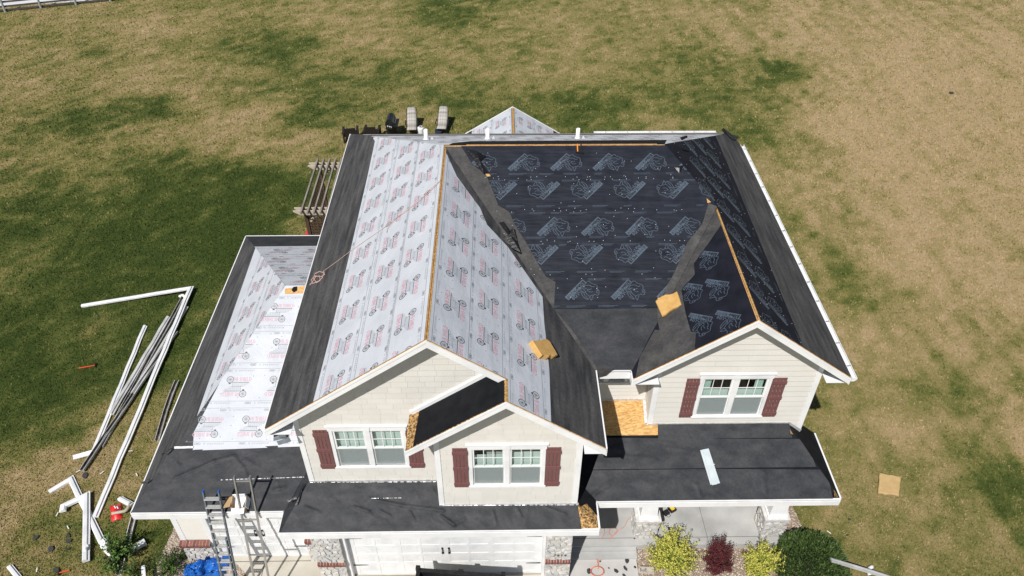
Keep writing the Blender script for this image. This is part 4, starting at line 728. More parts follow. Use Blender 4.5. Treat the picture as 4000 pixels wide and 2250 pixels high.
eave((XW, YW), (XG0, YW), ZE1, (0, -1), .17); eave((XW, YW), (XW, YWB), ZE1, (-1, 0), .17); eave((XW, YWB), (XAW, YWB), ZE1, (0, 1), .17); eave((XG0, YG), (XG1, YG), ZE1, (0, -1), .17); eave((XG1, YG+.02), (XG1, YP-.02), ZE1, (1, 0), .17); eave((XG0, YG+.02), (XG0, YW), ZE1, (-1, 0), .17)
eave((XG1, YP), (XP, YP), ZE1, (0, -1), .17); eave((XP, YP+.02), (XP, YPB), ZE1, (1, 0), .17)
box('soffit', (XW+.02, YW+.02, ZE1-.21), (XG0, .55, ZE1-.2), W_SOFF, house); box('soffit', (XG0+.02, YG+.02, ZE1-.21), (XG1-.02, 0, ZE1-.2), W_SOFF, house); box('soffit', (XG1-.4, YP+.02, ZE1-.215), (XP-.02, 2.5, ZE1-.205), W_SOFF, house); box('soffit', (XW+.02, .5, ZE1-.212), (-6.7, YWB-.02, ZE1-.202), W_SOFF, house)
# broken gutter end hanging under the left rake
g = MB(); g.bar((-3.50, .33, 5.16), (-3.16, .36, 5.22), .15, .012, (0, -.3, 1)).bar((-3.42, .26, 5.05), (-3.14, .29, 5.14), .10, .012, (0, -1, .4)).bar((-3.35, .3, 5.25), (-3.2, .3, 5.28), .08, .05); g.build('broken_gutter_end', noisy('slate_metal', (.10, .12, .14), (.18, .20, .22), 9, .5), house)
pass
# ------------------------------------------------------------------ lower walls, garage doors, piers
def cells(x0, x1, z0, z1, size, rr):
    nx_, nz_ = max(2, round((x1-x0)/size)), max(2, round((z1-z0)/(size*.8))); seeds = [(x0+(i+.5+.5*(j % 2)-.25+rr.uniform(-.36, .36))*(x1-x0)/nx_, z0+(j+.5+rr.uniform(-.36, .36))*(z1-z0)/nz_) for i in range(nx_) for j in range(nz_)]; out = []
    for a in seeds:
        poly = [(x0, z0), (x1, z0), (x1, z1), (x0, z1)]
        for b in sorted(seeds, key=lambda q: (q[0]-a[0])**2+(q[1]-a[1])**2)[1:13]:
            mx_, mz_ = (a[0]+b[0])/2, (a[1]+b[1])/2; dx, dy = b[0]-a[0], b[1]-a[1]; l = math.hypot(dx, dy); dx /= l; dy /= l; tx, ty = -dy, dx
            poly = clip(poly, [(mx_+tx*5, mz_+ty*5), (mx_-tx*5, mz_-ty*5), (mx_-tx*5-dx*9, mz_-ty*5-dy*9), (mx_+tx*5-dx*9, mz_+ty*5-dy*9)])
            if len(poly) < 3: break
        poly = tidy(poly, .004)
        if len(poly) >= 3: out.append(poly)
    return out
def stones(parent, x0, x1, z0, z1, fn, seed, size=.15, skip=None):        # fn(a, b, out) -> point on the face
    rr = random.Random(seed)
    for r in ([(z0, skip[0]), (skip[1], z1)] if skip else [(z0, z1)]):
        for poly in cells(x0, x1, r[0], r[1], size, rr):
            n = len(poly); cx, cz = sum(p[0] for p in poly)/n, sum(p[1] for p in poly)/n; pr = rr.uniform(.012, .04); gx_, gz_ = rr.uniform(-.12, .12), rr.uniform(-.12, .12); k0 = 1-.012/max(.03, size*.5); ins = rr.uniform(.78, .9)
            q0 = [(cx+(u-cx)*k0, cz+(v-cz)*k0) for u, v in poly]; q1 = [(cx+(u-cx)*ins, cz+(v-cz)*ins) for u, v in poly]
            bk = [fn(u, v, -.01) for u, v in q0]; md = [fn(u, v, pr*.35) for u, v in q0]; fr = [fn(u, v, pr+(u-cx)*gx_+(v-cz)*gz_+rr.uniform(-.006, .006)) for u, v in q1]
            MB().add(bk+md+fr+[fn(cx, cz, pr+rr.uniform(-.003, .012))], [(i, (i+1) % n, n+(i+1) % n, n+i) for i in range(n)]+[(n+i, n+(i+1) % n, 2*n+(i+1) % n, 2*n+i) for i in range(n)]+[(2*n+i, 2*n+(i+1) % n, 3*n) for i in range(n)]).build('stone', rr.choice(STONE), parent)
def stone_face(parent, x0, x1, z0, z1, y, seed, cell=.15, skip=None): stones(parent, x0, x1, z0, z1, lambda a, b, o_: (a, y-o_, b), seed, cell, skip)
def bricks(parent, x0, x1, y, z, seed, wv=.072, d=.13):
    rr = random.Random(seed); n = round((x1-x0)/wv); wv = (x1-x0)/n
    for k in range(n):
        a, b = x0+k*wv+.006, x0+(k+1)*wv-.006
        MB().prism([(a, y, z-.09), (a, y-d, z-.09), (a, y-d, z-.028+rr.uniform(-.004, .004)), (a, y, z+rr.uniform(-.004, .004))], (b-a, 0, 0)).build('brick', rr.choice(BRICK), parent)
    MB().prism([(x0, y, z-.1), (x0, y-d+.006, z-.1), (x0, y-d+.006, z-.036), (x0, y, z-.008)], (x1-x0, 0, 0)).build('mortar_bed', MORTAR, parent)
    for k in range(n):
        a, b = x0+k*wv+.006, x0+(k+1)*wv-.006; box('brick', (a, y-d+.012, z-.165), (b, y, z-.105), rr.choice(BRICK), parent)
pm = box('stone_pier', (-3.13, -.22, .0), (-2.45, .5, 2.5), MORTAR, house); stone_face(pm, -3.13, -2.45, .0, 2.48, -.22, 11, skip=(.82, 1.02)); bricks(pm, -3.13, -2.45, -.20, 1.02, 1, d=.085)
pr2 = box('stone_pier', (2.47, -.22, .0), (3.10, .5, 2.5), MORTAR, house); stone_face(pr2, 2.47, 3.10, .0, 2.48, -.22, 12, skip=(.82, 1.02)); bricks(pr2, 2.47, 3.10, -.20, 1.02, 2, d=.085)
pl_ = box('stone_pier', (-6.72, .47, 0), (-5.98, .6, .78), MORTAR, house); stone_face(pl_, -6.72, -5.98, 0, .70, .46, 13); bricks(pl_, -6.74, -5.98, .49, .90, 3, .085, .14)
pq = box('stone_pier', (-3.56, .40, 0), (-3.13, .6, 1.0), MORTAR, house); bricks(pq, -3.56, -3.13, .42, 1.05, 4, .085, .10); stone_face(pq, -3.56, -3.13, 0, .85, .40, 14)
GREY_NUM = plain('pewter_number', (.10, .10, .10), .6)
for k, ch in enumerate('7014'):
    ts = text_tris(ch, .13, 1, .003); m = MB()
    for t in ts: m.add([(x, 0, y) for x, y in t], [(0, 1, 2)])
    me = bpy.data.meshes.new('house_number'); me.from_pydata(m.v, [], m.f); link('house_number', me, GREY_NUM, pr2, (2.655+k*.085, -.285, 1.24))
lw = box('front_wall', (-6.70, .52, .75), (-5.90, .64, 2.55), SIDING, house)
clad(lw, [(-6.58, .93), (-5.95, .93), (-5.95, 2.5), (-6.58, 2.5)], .52, None, 'lap', .11, 8); corner(-6.72, -6.58, .495, .55, .9, 2.5); corner(-5.98, -5.86, .48, .62, .0, 2.5); corner(-3.56, -3.46, .46, .62, 1.05, 2.5); box('front_wall', (-3.6, .55, 1.0), (-3.1, .66, 2.55), SIDING, house)
box('side_wall', (-6.72, .64, 0), (-6.6, YWB-.4, 2.6), SIDING, house); box('rear_wall', (-6.72, YWB-.52, 0), (XAW, YWB-.4, 2.6), SIDING, house)
box('door_header', (-5.9, .50, 2.16), (-3.5, .62, 2.5), W_TRIM, house); box('door_header', (-2.47, -.1, 2.14), (2.48, .05, 2.5), W_TRIM, house)
box('door_jamb', (-2.45, -.14, 0), (-2.36, .02, 2.15), W_TRIM, house); box('door_jamb', (2.40, -.14, 0), (2.47, .02, 2.15), W_TRIM, house)
IRON = plain('black_iron', (.015, .015, .016), .5)
def garage_door(x0, x1, y, groups, label):
    d = empty('garage_door', ((x0+x1)/2, y, 0)); d.parent = house; cx = (x0+x1)/2; box('door_leaf', (x0-cx, .012, .012), (x1-cx, .06, 2.13), WHITE_P, d)
    rows = [(.08, .47), (.58, .87), (.98, 1.27), (1.37, 1.65), (1.76, 2.03)]; edges = sorted(set([x0]+[v for gq in groups for v in gq]+[x1]))
    zz_ = .012
    for (a, b) in rows+[(2.13, 2.2)]:
        if a-zz_ > .01: box('rail', (x0-cx, 0, zz_), (x1-cx, .0225, min(a, 2.13)), WHITE_P, d)
        zz_ = b
    for zs in (.525, .925, 1.32, 1.705): box('section_joint', (x0-cx, -.001, zs-.003), (x1-cx, .001, zs+.003), plain('seam_grey', (.62, .63, .65), .7) if 'seam_grey' not in bpy.data.materials else bpy.data.materials['seam_grey'], d)
    for r, (a, b) in enumerate(rows):
        last = x0
        for (g0, g1) in groups:
            box('stile', (last-cx, .0005, a), (g0-cx, .022, b), WHITE_P, d); last = g1
            if r == 4:
                box('window_frame', (g0-cx, .004, a), (g1-cx, .02, a+.02), WHITE_P, d); box('pane', (g0-cx, .015, a+.02), (g1-cx, .02, b), noisy('door_glass', (.03, .035, .04), (.05, .055, .06), 3, .08, .5) if 'door_glass' not in bpy.data.materials else bpy.data.materials['door_glass'], d)
                for k in (1, 2, 3): xx = g0+(g1-g0)*k/4; box('muntin', (xx-.012-cx, .002, a), (xx+.012-cx, .014, b), WHITE_P, d)
                continue
            md = (g0+g1)/2
            for (p, q) in ((g0, md-.025), (md+.025, g1)):
                m = MB(); n = 6; wv = (q-p)/n
                for k in range(n): m.box((p+k*wv+.0012-cx, .008, a), (p+(k+1)*wv-.0012-cx, .0125, b))
                m.add([(p-cx, .0, a), (q-cx, .0, a), (q-.010-cx, .0085, a+.016), (p+.010-cx, .0085, a+.016)], [(0, 1, 2, 3)]); m.build('panel', WHITE_P, d)
            box('stile', (md-.025-cx, .0006, a), (md+.025-cx, .022, b), WHITE_P, d)
        box('stile', (last-cx, .0005, a), (x1-cx, .022, b), WHITE_P, d)
    for zh in (.47, 1.70):
        for sx in (-1, 1):
            e = (x0 if sx < 0 else x1)-cx; MB().prism([(e-sx*.02, -.008, zh-.025), (e-sx*.02, -.008, zh+.025), (e-sx*.34, -.008, zh+.012), (e-sx*.40, -.008, zh), (e-sx*.34, -.008, zh-.012)], (0, .007, 0)).build('strap_hinge', IRON, d)
    return d
gd = garage_door(-2.36, 2.40, 0, [(-2.2, -1.21), (-1.07, -.12), (.12, 1.07), (1.21, 2.2)], '')
gs = garage_door(-5.86, -3.56, .55, [(-5.72, -4.78), (-4.64, -3.70)], '')
for d, xs_ in ((gd, (-.085, .075)), (gs, (-.09, .09))):
    for hx in xs_:
        m = MB().tube([(hx, -.012, .98), (hx, -.045, 1.02), (hx, -.05, 1.1), (hx, -.045, 1.18), (hx, -.012, 1.22)], .013, 6); m.box((hx-.025, -.006, .96), (hx+.025, -.0005, 1.03)).box((hx-.025, -.006, 1.17), (hx+.025, -.0005, 1.24)); m.build('pull_handle', IRON, d)
box('inner_wall', (-3.0, 2.4, 0), (8.85, 2.52, 3.2), plain('porch_wall', (.55, .51, .44), .8), house); box('inner_wall', (3.02, .0, 0), (3.10, 2.4, 2.6), SIDING, house)
# porch columns
def column(x, seed):
    c = empty('porch_column', (x, 1.1, .2)); c.parent = house; b = box('stone_base', (-.28, -.27, 0), (.28, .27, .76), MORTAR, c)
    stones(c, -.285, .285, 0, .76, lambda a, b_, o_: (a, -.27-o_, b_), seed, .13); stones(c, -.275, .27, 0, .76, lambda a, b_, o_: (-.28-o_, a, b_), seed+5, .13); stones(c, -.275, .27, 0, .76, lambda a, b_, o_: (.28+o_, a, b_), seed+9, .13)
    box('stone_cap', (-.33, -.32, .76), (.33, .32, .83), STONE[1], c)
    def fr(h0, h1, a, b_, n): MB().add([(-a, -a, h0), (a, -a, h0), (a, a, h0), (-a, a, h0), (-b_, -b_, h1), (b_, -b_, h1), (b_, b_, h1), (-b_, b_, h1)], [(0, 3, 2, 1), (4, 5, 6, 7), (0, 1, 5, 4), (1, 2, 6, 5), (2, 3, 7, 6), (3, 0, 4, 7)]).build(n, W_TRIM, c)
    fr(.83, .90, .255, .255, 'plinth'); fr(.90, 2.27, .225, .15, 'tapered_shaft'); fr(2.2, 2.29, .19, .19, 'capital')
column(5.19, 21); column(8.53, 22)
# vent pipes on the rear slope
for px_, py_ in ((1665, 547), (1905, 545), (2256, 543)):
    u, v = pK.px(px_, py_); b = pK.P(u, v, 0); p = empty('vent_pipe', b); p.parent = house
    m = MB(); n = 12; vs = [(r*math.cos(2*math.pi*k/n), r*math.sin(2*math.pi*k/n), z) for r, z in ((.06, -.05), (.06, .34), (.046, .34), (.046, .1)) for k in range(n)]
    m.add(vs, [(j*n+k, j*n+(k+1) % n, (j+1)*n+(k+1) % n, (j+1)*n+k) for j in range(3) for k in range(n)]); m.build('pipe', WHITE_P, p, smooth=True)
    MB().tube([(0, 0, .0), (0, 0, .06)], .10, 12, .07).build('boot', WHITE_P, p); MB().add([(.10, -.05, .02), (.26, -.02, -.04), (.17, .05, .09)], [(0, 1, 2)]).build('torn_sheet', SYN, p)
# rear gable roof
YC, XC, ZC = 17.69, 1.95, 4.0; PC_ = .62; YC0 = 12.3
for sx in (-1, 1):
    U = (0, -1, 0) if sx < 0 else (0, 1, 0); xe = XC+sx*2.45; ze_ = ZC-PC_*2.45; pl = Plane((xe, YC if sx > 0 else YC, ze_), U, (-sx, 0, PC_)); ln = math.hypot(1, PC_)*2.45-.025
    f = lambda a, b: (sx*(a-YC), b)
    q = [f(YC, 0), f(YC, ln), f(YC0, ln), f(YC0, 0)]; sheet('roof_deck', pl, q, 0, OSB, house, .05); sheet('felt_underlayment', pl, [f(YC-.03, .02), f(YC-.03, ln-.02), f(YC0, ln-.02), f(YC0, .02)], .008, FELT_Y, house)
    wq = [f(YC-.04, .95), f(YC-.04, ln-.04), f(YC0, ln-.04), f(YC0, .95)]; so = sheet('synthetic_underlayment', pl, wq, .016, SYN, house); a = 0 if sx > 0 else math.pi
    vb_field(so, pl, wq, .0185, [(1.25, sx*.3, a), (1.61, sx*.66, a+math.pi), (2.15, sx*.1, a), (2.51, sx*.46, a+math.pi)])
    MB().prism([(xe, YC+.0, ze_-.02), (XC, YC, ZC-.02), (XC, YC, ZC-.2), (xe, YC, ze_-.2)], (0, .03, 0)).build('rake_board', W_TRIM, house); MB().bar((xe, YC+.01, ze_+.012), (XC, YC+.01, ZC+.012), .05, .02, (-sx*PC_*-1, 0, 1)).build('drip_edge', W_TRIM, house)
for k in range(9): box('ridge_block', (XC-.06, 13+k*.55, ZC-.11), (XC+.06, 13.08+k*.55, ZC-.05), OSB_EDGE, house)
MB().prism([(XC-2.1, 17.35, 0), (XC+2.1, 17.35, 0), (XC+2.1, 17.35, 2.6), (XC, 17.35, 3.85), (XC-2.1, 17.35, 2.6)], (0, -.12, 0)).build('rear_wall', SIDING, house); box('side_wall', (XC-2.1, 12.3, 0), (XC-1.98, 17.23, 2.6), SIDING, house); box('side_wall', (XC+1.98, 12.3, 0), (XC+2.1, 17.23, 2.6), SIDING, house)

# ------------------------------------------------------------------ gutters and downspouts stripped off the house, lying on the grass
UPO = [(-.065, .10), (-.055, 0), (.045, 0), (.072, .05), (.072, .10), (.060, .10), (.060, .055), (.040, .012), (-.044, .012), (-.053, .10)]
FACE = [(-.068, 0), (-.068, .035), (-.034, .042), (-.022, .078), (.040, .092), (.068, .062), (.068, 0)]
BOXP = [(-.045, 0), (-.045, .065), (-.015, .072), (.015, .066), (.045, .072), (.045, 0)]
def channel(name, px, prof, mats, label, group=None, z=0.0, cat='gutter', sc=1.0, zs=None):
    raw = [at(x, y, zs[i] if zs else z) for i, (x, y) in enumerate(px)]; pts = [raw[0]]; zz0 = [raw[0].z]; rg = random.Random(int(px[0][0]+px[0][1]))
    for a_, b_ in zip(raw, raw[1:]):                                  # knocked slightly out of true between the corners
        n_ = max(1, int((b_-a_).length/.6)); sd = Vector((-(b_-a_).y, (b_-a_).x, 0)).normalized()
        for k_ in range(1, n_+1): pts.append(a_.lerp(b_, k_/n_)+(sd*rg.uniform(-.014, .014)+Vector((0, 0, rg.uniform(0, .012))) if k_ < n_ else Vector()))
    zs = None; base = pts[0].copy(); base.z = 0; n = len(prof); rings = []
    for i, p in enumerate(pts):
        d0 = (pts[i]-pts[i-1]).normalized() if i else None; d1 = (pts[i+1]-pts[i]).normalized() if i < len(pts)-1 else None
        d = ((d0 or d1)+(d1 or d0)).normalized(); s = Vector((d.y, -d.x, 0)).normalized(); k = 1/max(.4, d.dot(d1 or d0)); zz_ = zs[i] if zs else p.z
        rings.append([Vector((p.x-base.x, p.y-base.y, zz_))+s*(u*sc*k)+Vector((0, 0, v*sc)) for u, v in prof])
    m = MB(); vs = [v for r in rings for v in r]; fs = []; mi = []
    for i in range(len(pts)-1):
        for k in range(n):
            m_ = 1 if (len(mats) > 1 and prof is UPO and 5 <= k <= 8) else 0; fs.append((i*n+k, i*n+(k+1) % n, (i+1)*n+(k+1) % n, (i+1)*n+k)); mi.append(m_)
    fs += [tuple(range(n)), tuple((len(pts)-1)*n+k for k in range(n))]; mi += [0, 0]
    m.v = [tuple(v) for v in vs]; m.f = fs; m.m = mi
    return tag(m.build(name, mats=mats, loc=base), label, cat, group)
GG = 'gutters stripped off and dropped on the lawn'
WD = [WHITE_P, GUT_DARK]; GD = [GREY_P, GUT_DARK]
channel('gutter', [(321, 1197), (747, 1127), (375, 2022)], FACE, [WHITE_P], 'very long white gutter with an outside corner, wrapping the whole heap on the left lawn', GG, 0, sc=1.15, zs=[.0, .16, .02])
channel('gutter', [(569, 1276), (367, 1768), (288, 1790)], FACE, [WHITE_P], 'white gutter whose near end turns left in a short stub', GG, .02)
channel('gutter', [(660, 1242), (436, 1621)], FACE, [GREY_P], 'plain grey gutter lying face up in the middle of the heap', GG, .03, sc=1.15)
channel('gutter', [(716, 1168), (398, 1750)], UPO, GD, 'open gutter with a dark brown inside under the bent elbow', GG, .0, sc=.9)
channel('gutter', [(690, 1300), (323, 1841)], UPO, GD, 'dented grey gutter reaching nearest the camera of the long heap', GG, .06, sc=.9)
channel('gutter', [(730, 1200), (520, 1540)], FACE, [GREY_P], 'white open gutter squeezed against the long cornered one', GG, .05)
channel('gutter', [(194, 1925), (280, 1873), (410, 2139), (455, 2185)], FACE, [WHITE_P], 'white L-shaped gutter slanting down towards the leafy shrub', GG, 0, sc=1.25)
channel('gutter', [(246, 2001), (250, 1979), (341, 1936), (338, 2195)], FACE, [WHITE_P], 'white hook-shaped gutter lying over the slanting one', GG, .09, sc=1.25)
channel('gutter', [(540, 2010), (526, 2027), (466, 2248)], UPO, WD, 'dark open gutter coming out from under the low eave corner', GG, .0)
channel('gutter', [(694, 1492), (650, 1610), (617, 1725)], UPO, [GREY_P, GUT_DARK], 'brown-stained open gutter lying close along the garage eave', GG, .0)
channel('gutter', [(509, 2152), (569, 2117)], FACE, [WHITE_P], 'short wide white gutter end beside the leafy shrub', GG, .02, sc=1.5)
channel('gutter', [(40, 2215), (85, 2270)], FACE, [WHITE_P], 'white gutter piece cut off by the lower left corner', GG, .02)
channel('gutter', [(470, 1949), (520, 1976)], FACE, [WHITE_P], 'short white gutter stub poking out at the low eave corner', GG, .05, sc=1.1)
channel('downspout', [(561, 2215), (566, 2270)], BOXP, [WHITE_P], 'white downspout end standing out at the bottom edge by the twiggy shrub', GG, .3, 'downspout')
channel('downspout', [(3245, 2190), (3330, 2215), (3500, 2268)], BOXP, [GREY_P], 'grey downspout lying across the dark green bush', None, .0, 'downspout', 1.0, zs=[.95, .55, .02])
def elbow(px, label, mat, r=.042, z=.05, group=None):
    pts = [at(x, y, z) for x, y in px]; b = pts[0].copy(); b.z = 0; sm = []
    for i in range(len(pts)-1):
        for t in (0, .34, .67): a0, a1, a2, a3 = pts[max(i-1, 0)], pts[i], pts[i+1], pts[min(i+2, len(pts)-1)]; sm.append(.5*((2*a1)+(a2-a0)*t+(2*a0-5*a1+4*a2-a3)*t*t+(3*a1-a0-3*a2+a3)*t*t*t)-b)
    sm.append(pts[-1]-b); return tag(MB().tube(sm, r, 8).build('downspout_elbow', mat, None, b, True), label, 'downspout', group)
GE = 'loose downspout elbows'
elbow([(700, 1160), (714, 1153), (724, 1166), (722, 1185)], 'curved white elbow at the far corner of the gutter heap', WHITE_P, .05, .16, GE)
elbow([(437, 2006), (470, 2000), (492, 1994), (510, 1966)], 'tan bent downspout lying over the red bag', noisy('tan_metal', (.36, .31, .23), (.46, .41, .33), 6, .5), .045, .12, GE)
elbow([(3408, 2213), (3392, 2226), (3398, 2246)], 'short white curved elbow on the grass right of the dark bush', WHITE_P, .05, .05, GE)
elbow([(345, 2130), (335, 2138), (332, 2150)], 'white elbow clipped on the hook-shaped gutter', WHITE_P, .05, .2, GE)
elbow([(402, 2108), (412, 2110), (416, 2124)], 'white elbow at the end of the slanting gutter above the leafy shrub', WHITE_P, .05, .15, GE)
# red bag
b = at(455, 2003); m = MB(); n, k = 7, 9; vs = []
for i in range(n):
    for j in range(k):
        u, v = i/(n-1)-.5, j/(k-1)-.5; h = .12*(1-(2*u)**2)*(1-(2*v)**4)+.02+.03*noise.noise((u*7, v*9, 1.)); vs.append((u*.26-v*.22, v*.48+u*.1, max(.01, h)))
m.add(vs, [(i*k+j, (i+1)*k+j, (i+1)*k+j+1, i*k+j+1) for i in range(n-1) for j in range(k-1)])
bag = empty('red_bag', b, 0, 'crumpled glossy red bag on the grass under the bent downspout', 'bag'); m.build('bag_film', noisy('red_film', (.55, .012, .015), (.68, .03, .03), 5, .3, .5, bump=.5, bscale=18, bdist=.02), bag, smooth=True)
for a in (0, 1): MB().add([(x, y, z) for x, y, z in ((-.06+.06*a, .10, .165-.02*a), (.01+.06*a, .02, .172-.02*a), (.03+.06*a, .04, .17-.02*a), (-.04+.06*a, .12, .163-.02*a))], [(0, 1, 2, 3)]).build('printed_mark', WHITE_P, bag)
# shingle scraps and trim slivers
SHG = noisy('asphalt_shingle', (.03, .03, .032), (.07, .068, .066), 40, .9, .15)
def scrap(p, s, mat, label, cat, group, z=0.0, name='shingle_scrap', rnd=None, th=.012):
    rr = random.Random(int(p[0]*7+p[1])); c = at(p[0], p[1], z); n = rr.choice((5, 6, 7)); a0 = rr.random()*6; asp = rr.uniform(.45, .8) if rnd is None else rnd
    pts = [(s*rr.uniform(.65, 1.1)*math.cos(a0+2*math.pi*k/n), s*rr.uniform(.65, 1.1)*asp*math.sin(a0+2*math.pi*k/n), 0) for k in range(n)]
    o = MB().prism(pts, (0, 0, th)).build(name, mat, None, (c.x, c.y, z+.008)); o.rotation_euler = (rr.uniform(-.08, .08), rr.uniform(-.08, .08), rr.random()*3); return tag(o, label, cat, group)
for p, s, l in (((331, 1857), .13, 'black shingle scrap at the near tip of the long gutter heap'), ((268, 2092), .09, 'upper of two close shingle scraps left of the hook-shaped gutter'), ((199, 2143), .12, 'longish black shingle scrap lying farther left, below the paired scraps'), ((266, 2145), .08, 'black shingle scrap just left of the lower end of the hook-shaped gutter'), ((221, 2228), .11, 'black shingle scrap beside the red-handled tool at the bottom left'), ((139, 2101), .10, 'black shingle scrap farthest to the left on the lower lawn'), ((269, 2114), .09, 'shingle scrap left of the hook-shaped gutter, lower of the close pair')): scrap(p, s, SHG, l, 'scrap', 'shingle scraps on the left lawn', .03)
for p, s, l in (((3716, 363), .22, 'black shingle scrap alone on the straw-coloured lawn at the far right'), ((3318, 2029), .05, 'tiny black crumb on the lawn right of the porch'), ((3310, 2091), .05, 'tiny black crumb on the lawn above the dark bush')): scrap(p, s, SHG, l, 'scrap', None, .03)
for p, lb in (((308, 1845), 'white trim sliver just left of the near tip of the gutter heap'), ((400, 1851), 'white trim sliver between the heap tip and the long cornered gutter'), ((536, 1858), 'white trim sliver on the grass close to the low eave edge'), ((226, 2013), 'white trim sliver below the bent tip of the hook-shaped gutter'), ((268, 2064), 'white trim sliver above the paired black shingle scraps'), ((147, 2230), 'white trim sliver at the bottom edge left of the red-handled tool'), ((512, 1766), 'white trim sliver right of the long cornered gutter, halfway along'), ((3236, 2083), 'white trim sliver on the lawn just above the dark green bush')):
    c = at(*p); rr = random.Random(p[0]); o = MB().bar((-.06, 0, .03), (.06, 0, .04), .02, .006).build('trim_sliver', WHITE_P, None, (c.x, c.y, .02)); o.rotation_euler = (0, 0, rr.random()*3); tag(o, lb, 'scrap', 'white trim slivers')
o5 = lambda a, b: (2200+a/4.14, 1900+b/4.14)
for q, s, l in (((1020, 1150), .075, 'square black scrap highest on the front walk'), ((1030, 1205), .085, 'jagged black scrap below the square one on the walk'), ((1005, 1325), .09, 'large ragged black scrap in the middle of the walk'), ((1160, 1310), .045, 'black scrap at the right edge of the walk'), ((860, 1372), .08, 'long thin black scrap on the walk'), ((415, 1375), .085, 'black strip beside the orange cord coil'), ((980, 1440), .06, 'black scrap cut by the bottom edge on the walk'), ((595, 1215), .035, 'small black crumb beside the orange cord'), ((735, 1325), .03, 'small dark crumb right of the cord coil')):
    scrap(o5(*q), s, SHG, l, 'scrap', 'black scraps on the front walk', .065)
scrap(o5(1740, 690), .09, SHG, 'black scrap on the porch slab behind the tall yellow shoots', 'scrap', None, .205); scrap(o5(1155, 840), .04, SHG, 'small black scrap on the porch edge by the stone base', 'scrap', None, .205)
# hand tools
def hammer(p, q, label, hm, z=.05, hd=.12):
    a, b = (at(*p, z), at(*q, z)) if not isinstance(p, Vector) else (p, q); t = empty('hammer', (a.x, a.y, a.z), 0, label, 'tool', 'hand tools left lying'); d = b-a; MB().tube([(0, 0, 0), d*.5, d], .020, 8, .016).build('handle', hm, t)
    s = d.cross(Vector((0, 0, 1))).normalized(); MB().bar(d-s*hd/2, d+s*hd/2, .04, .04, mi=0, w2=.015, h2=.03).build('head', IRON, t)
RED = plain('red_grip', (.62, .07, .02), .5); ORG = plain('orange_grip', (.70, .24, .03), .5)
hammer((308, 1438), (372, 1427), 'orange-handled hammer lying alone on the green part of the left lawn', RED, hd=.2); hammer((272, 2227), (229, 2238), 'red-handled tool on the grass at the bottom left', RED)
for a, b, l, hm in (((2254, 573), (2255.5, 604), 'hatchet with a yellow handle hanging below the long ridge', ORG), ((2268, 574), (2269.5, 607), 'black hammer beside the yellow-handled one under the ridge', IRON)):
    p, q = pF.px(*a), pF.px(*b); hammer(pF.P(*p, .11), pF.P(*q, .11), l, hm)
# ------------------------------------------------------------------ things on the roofs
def foam(pl, pts, th, mat, label, h0):
    uvs = [pl.px(*p) for p in pts]; c = pl.P(sum(p[0] for p in uvs)/len(uvs), sum(p[1] for p in uvs)/len(uvs), h0); dense = []
    rr = random.Random(len(label))
    for i, p in enumerate(uvs):
        q = uvs[(i+1) % len(uvs)]
        for t in (0, .2, .4, .6, .8): w_ = 0 if t == 0 else rr.uniform(-.02, .02); dense.append((p[0]+(q[0]-p[0])*t+w_, p[1]+(q[1]-p[1])*t+w_))
    n = len(dense); bt = [pl.P(*p, h0)-c for p in dense]; md = [pl.P(*p, h0+th*.8)-c for p in dense]; cu = (sum(p[0] for p in dense)/n, sum(p[1] for p in dense)/n)
    tp = [pl.P(cu[0]+(p[0]-cu[0])*.95, cu[1]+(p[1]-cu[1])*.95, h0+th)-c for p in dense]
    o = MB().add(bt+md+tp, [(i, (i+1) % n, n+(i+1) % n, n+i) for i in range(n)]+[(n+i, n+(i+1) % n, 2*n+(i+1) % n, 2*n+i) for i in range(n)]+[tuple(range(2*n, 3*n)), tuple(range(n-1, -1, -1))]).build('foam_pad', mat, None, c); return tag(o, label, 'foam pad', 'foam pads')
foam(pR, [(2062, 1345), (2122, 1340), (2135, 1352), (2163, 1402), (2100, 1405)], .13, FOAM, 'thick yellow foam pad on the white sheet near the right eave', .02)
vd = Vector((XB-XBL, YV-YM0, ZB-ZE)).normalized(); vn_ = (pF.N+pBL.N).normalized(); pV = Plane((XBL, YM0, ZE), vd, vn_.cross(vd)); foam(pV, [(2566, 1196), (2578, 1184), (2650, 1158), (2667, 1208), (2592, 1254)], .07, FOAM, 'scorched yellow foam pad lying on felt in the valley by the right gable', .16)
gp = Plane((0, 0, 0), (1, 0, 0), (0, 1, 0)); foam(gp, [(3433, 1853), (3515, 1868), (3508, 1942), (3427, 1930)], .05, FOAM_L, 'torn tan foam pad lying on the lawn at the right', .03)
# folded drip edge lengths on the porch roof
p0, p1 = pP.px(2748, 1758), pP.px(2792, 1893); A, B = pP.P(*p0, .075), pP.P(*p1, .075); t = empty('flashing_bundle', A, 0, 'long white bundle of folded metal flashing on the black porch roof', 'flashing'); d = B-A; s = d.cross(pP.N).normalized()
for k, (o_, wv, e) in enumerate(((-.035, .15, 1.0), (.045, .13, .985), (.0, .12, 1.01))): MB().bar(s*o_+pP.N*.02*k, d*e+s*(o_+.02*k)+pP.N*.02*k, wv, .016, pP.N).build('flashing_strip', noisy('pale_blue_flashing', (.42, .48, .51), (.50, .55, .57), 4, .4, .4) if 'pale_blue_flashing' not in bpy.data.materials else bpy.data.materials['pale_blue_flashing'], t)
MB().bar(d*.47-s*.12+pP.N*.05, d*.47+s*.13+pP.N*.05, .015, .012, pP.N).build('tie', GREY_P, t)
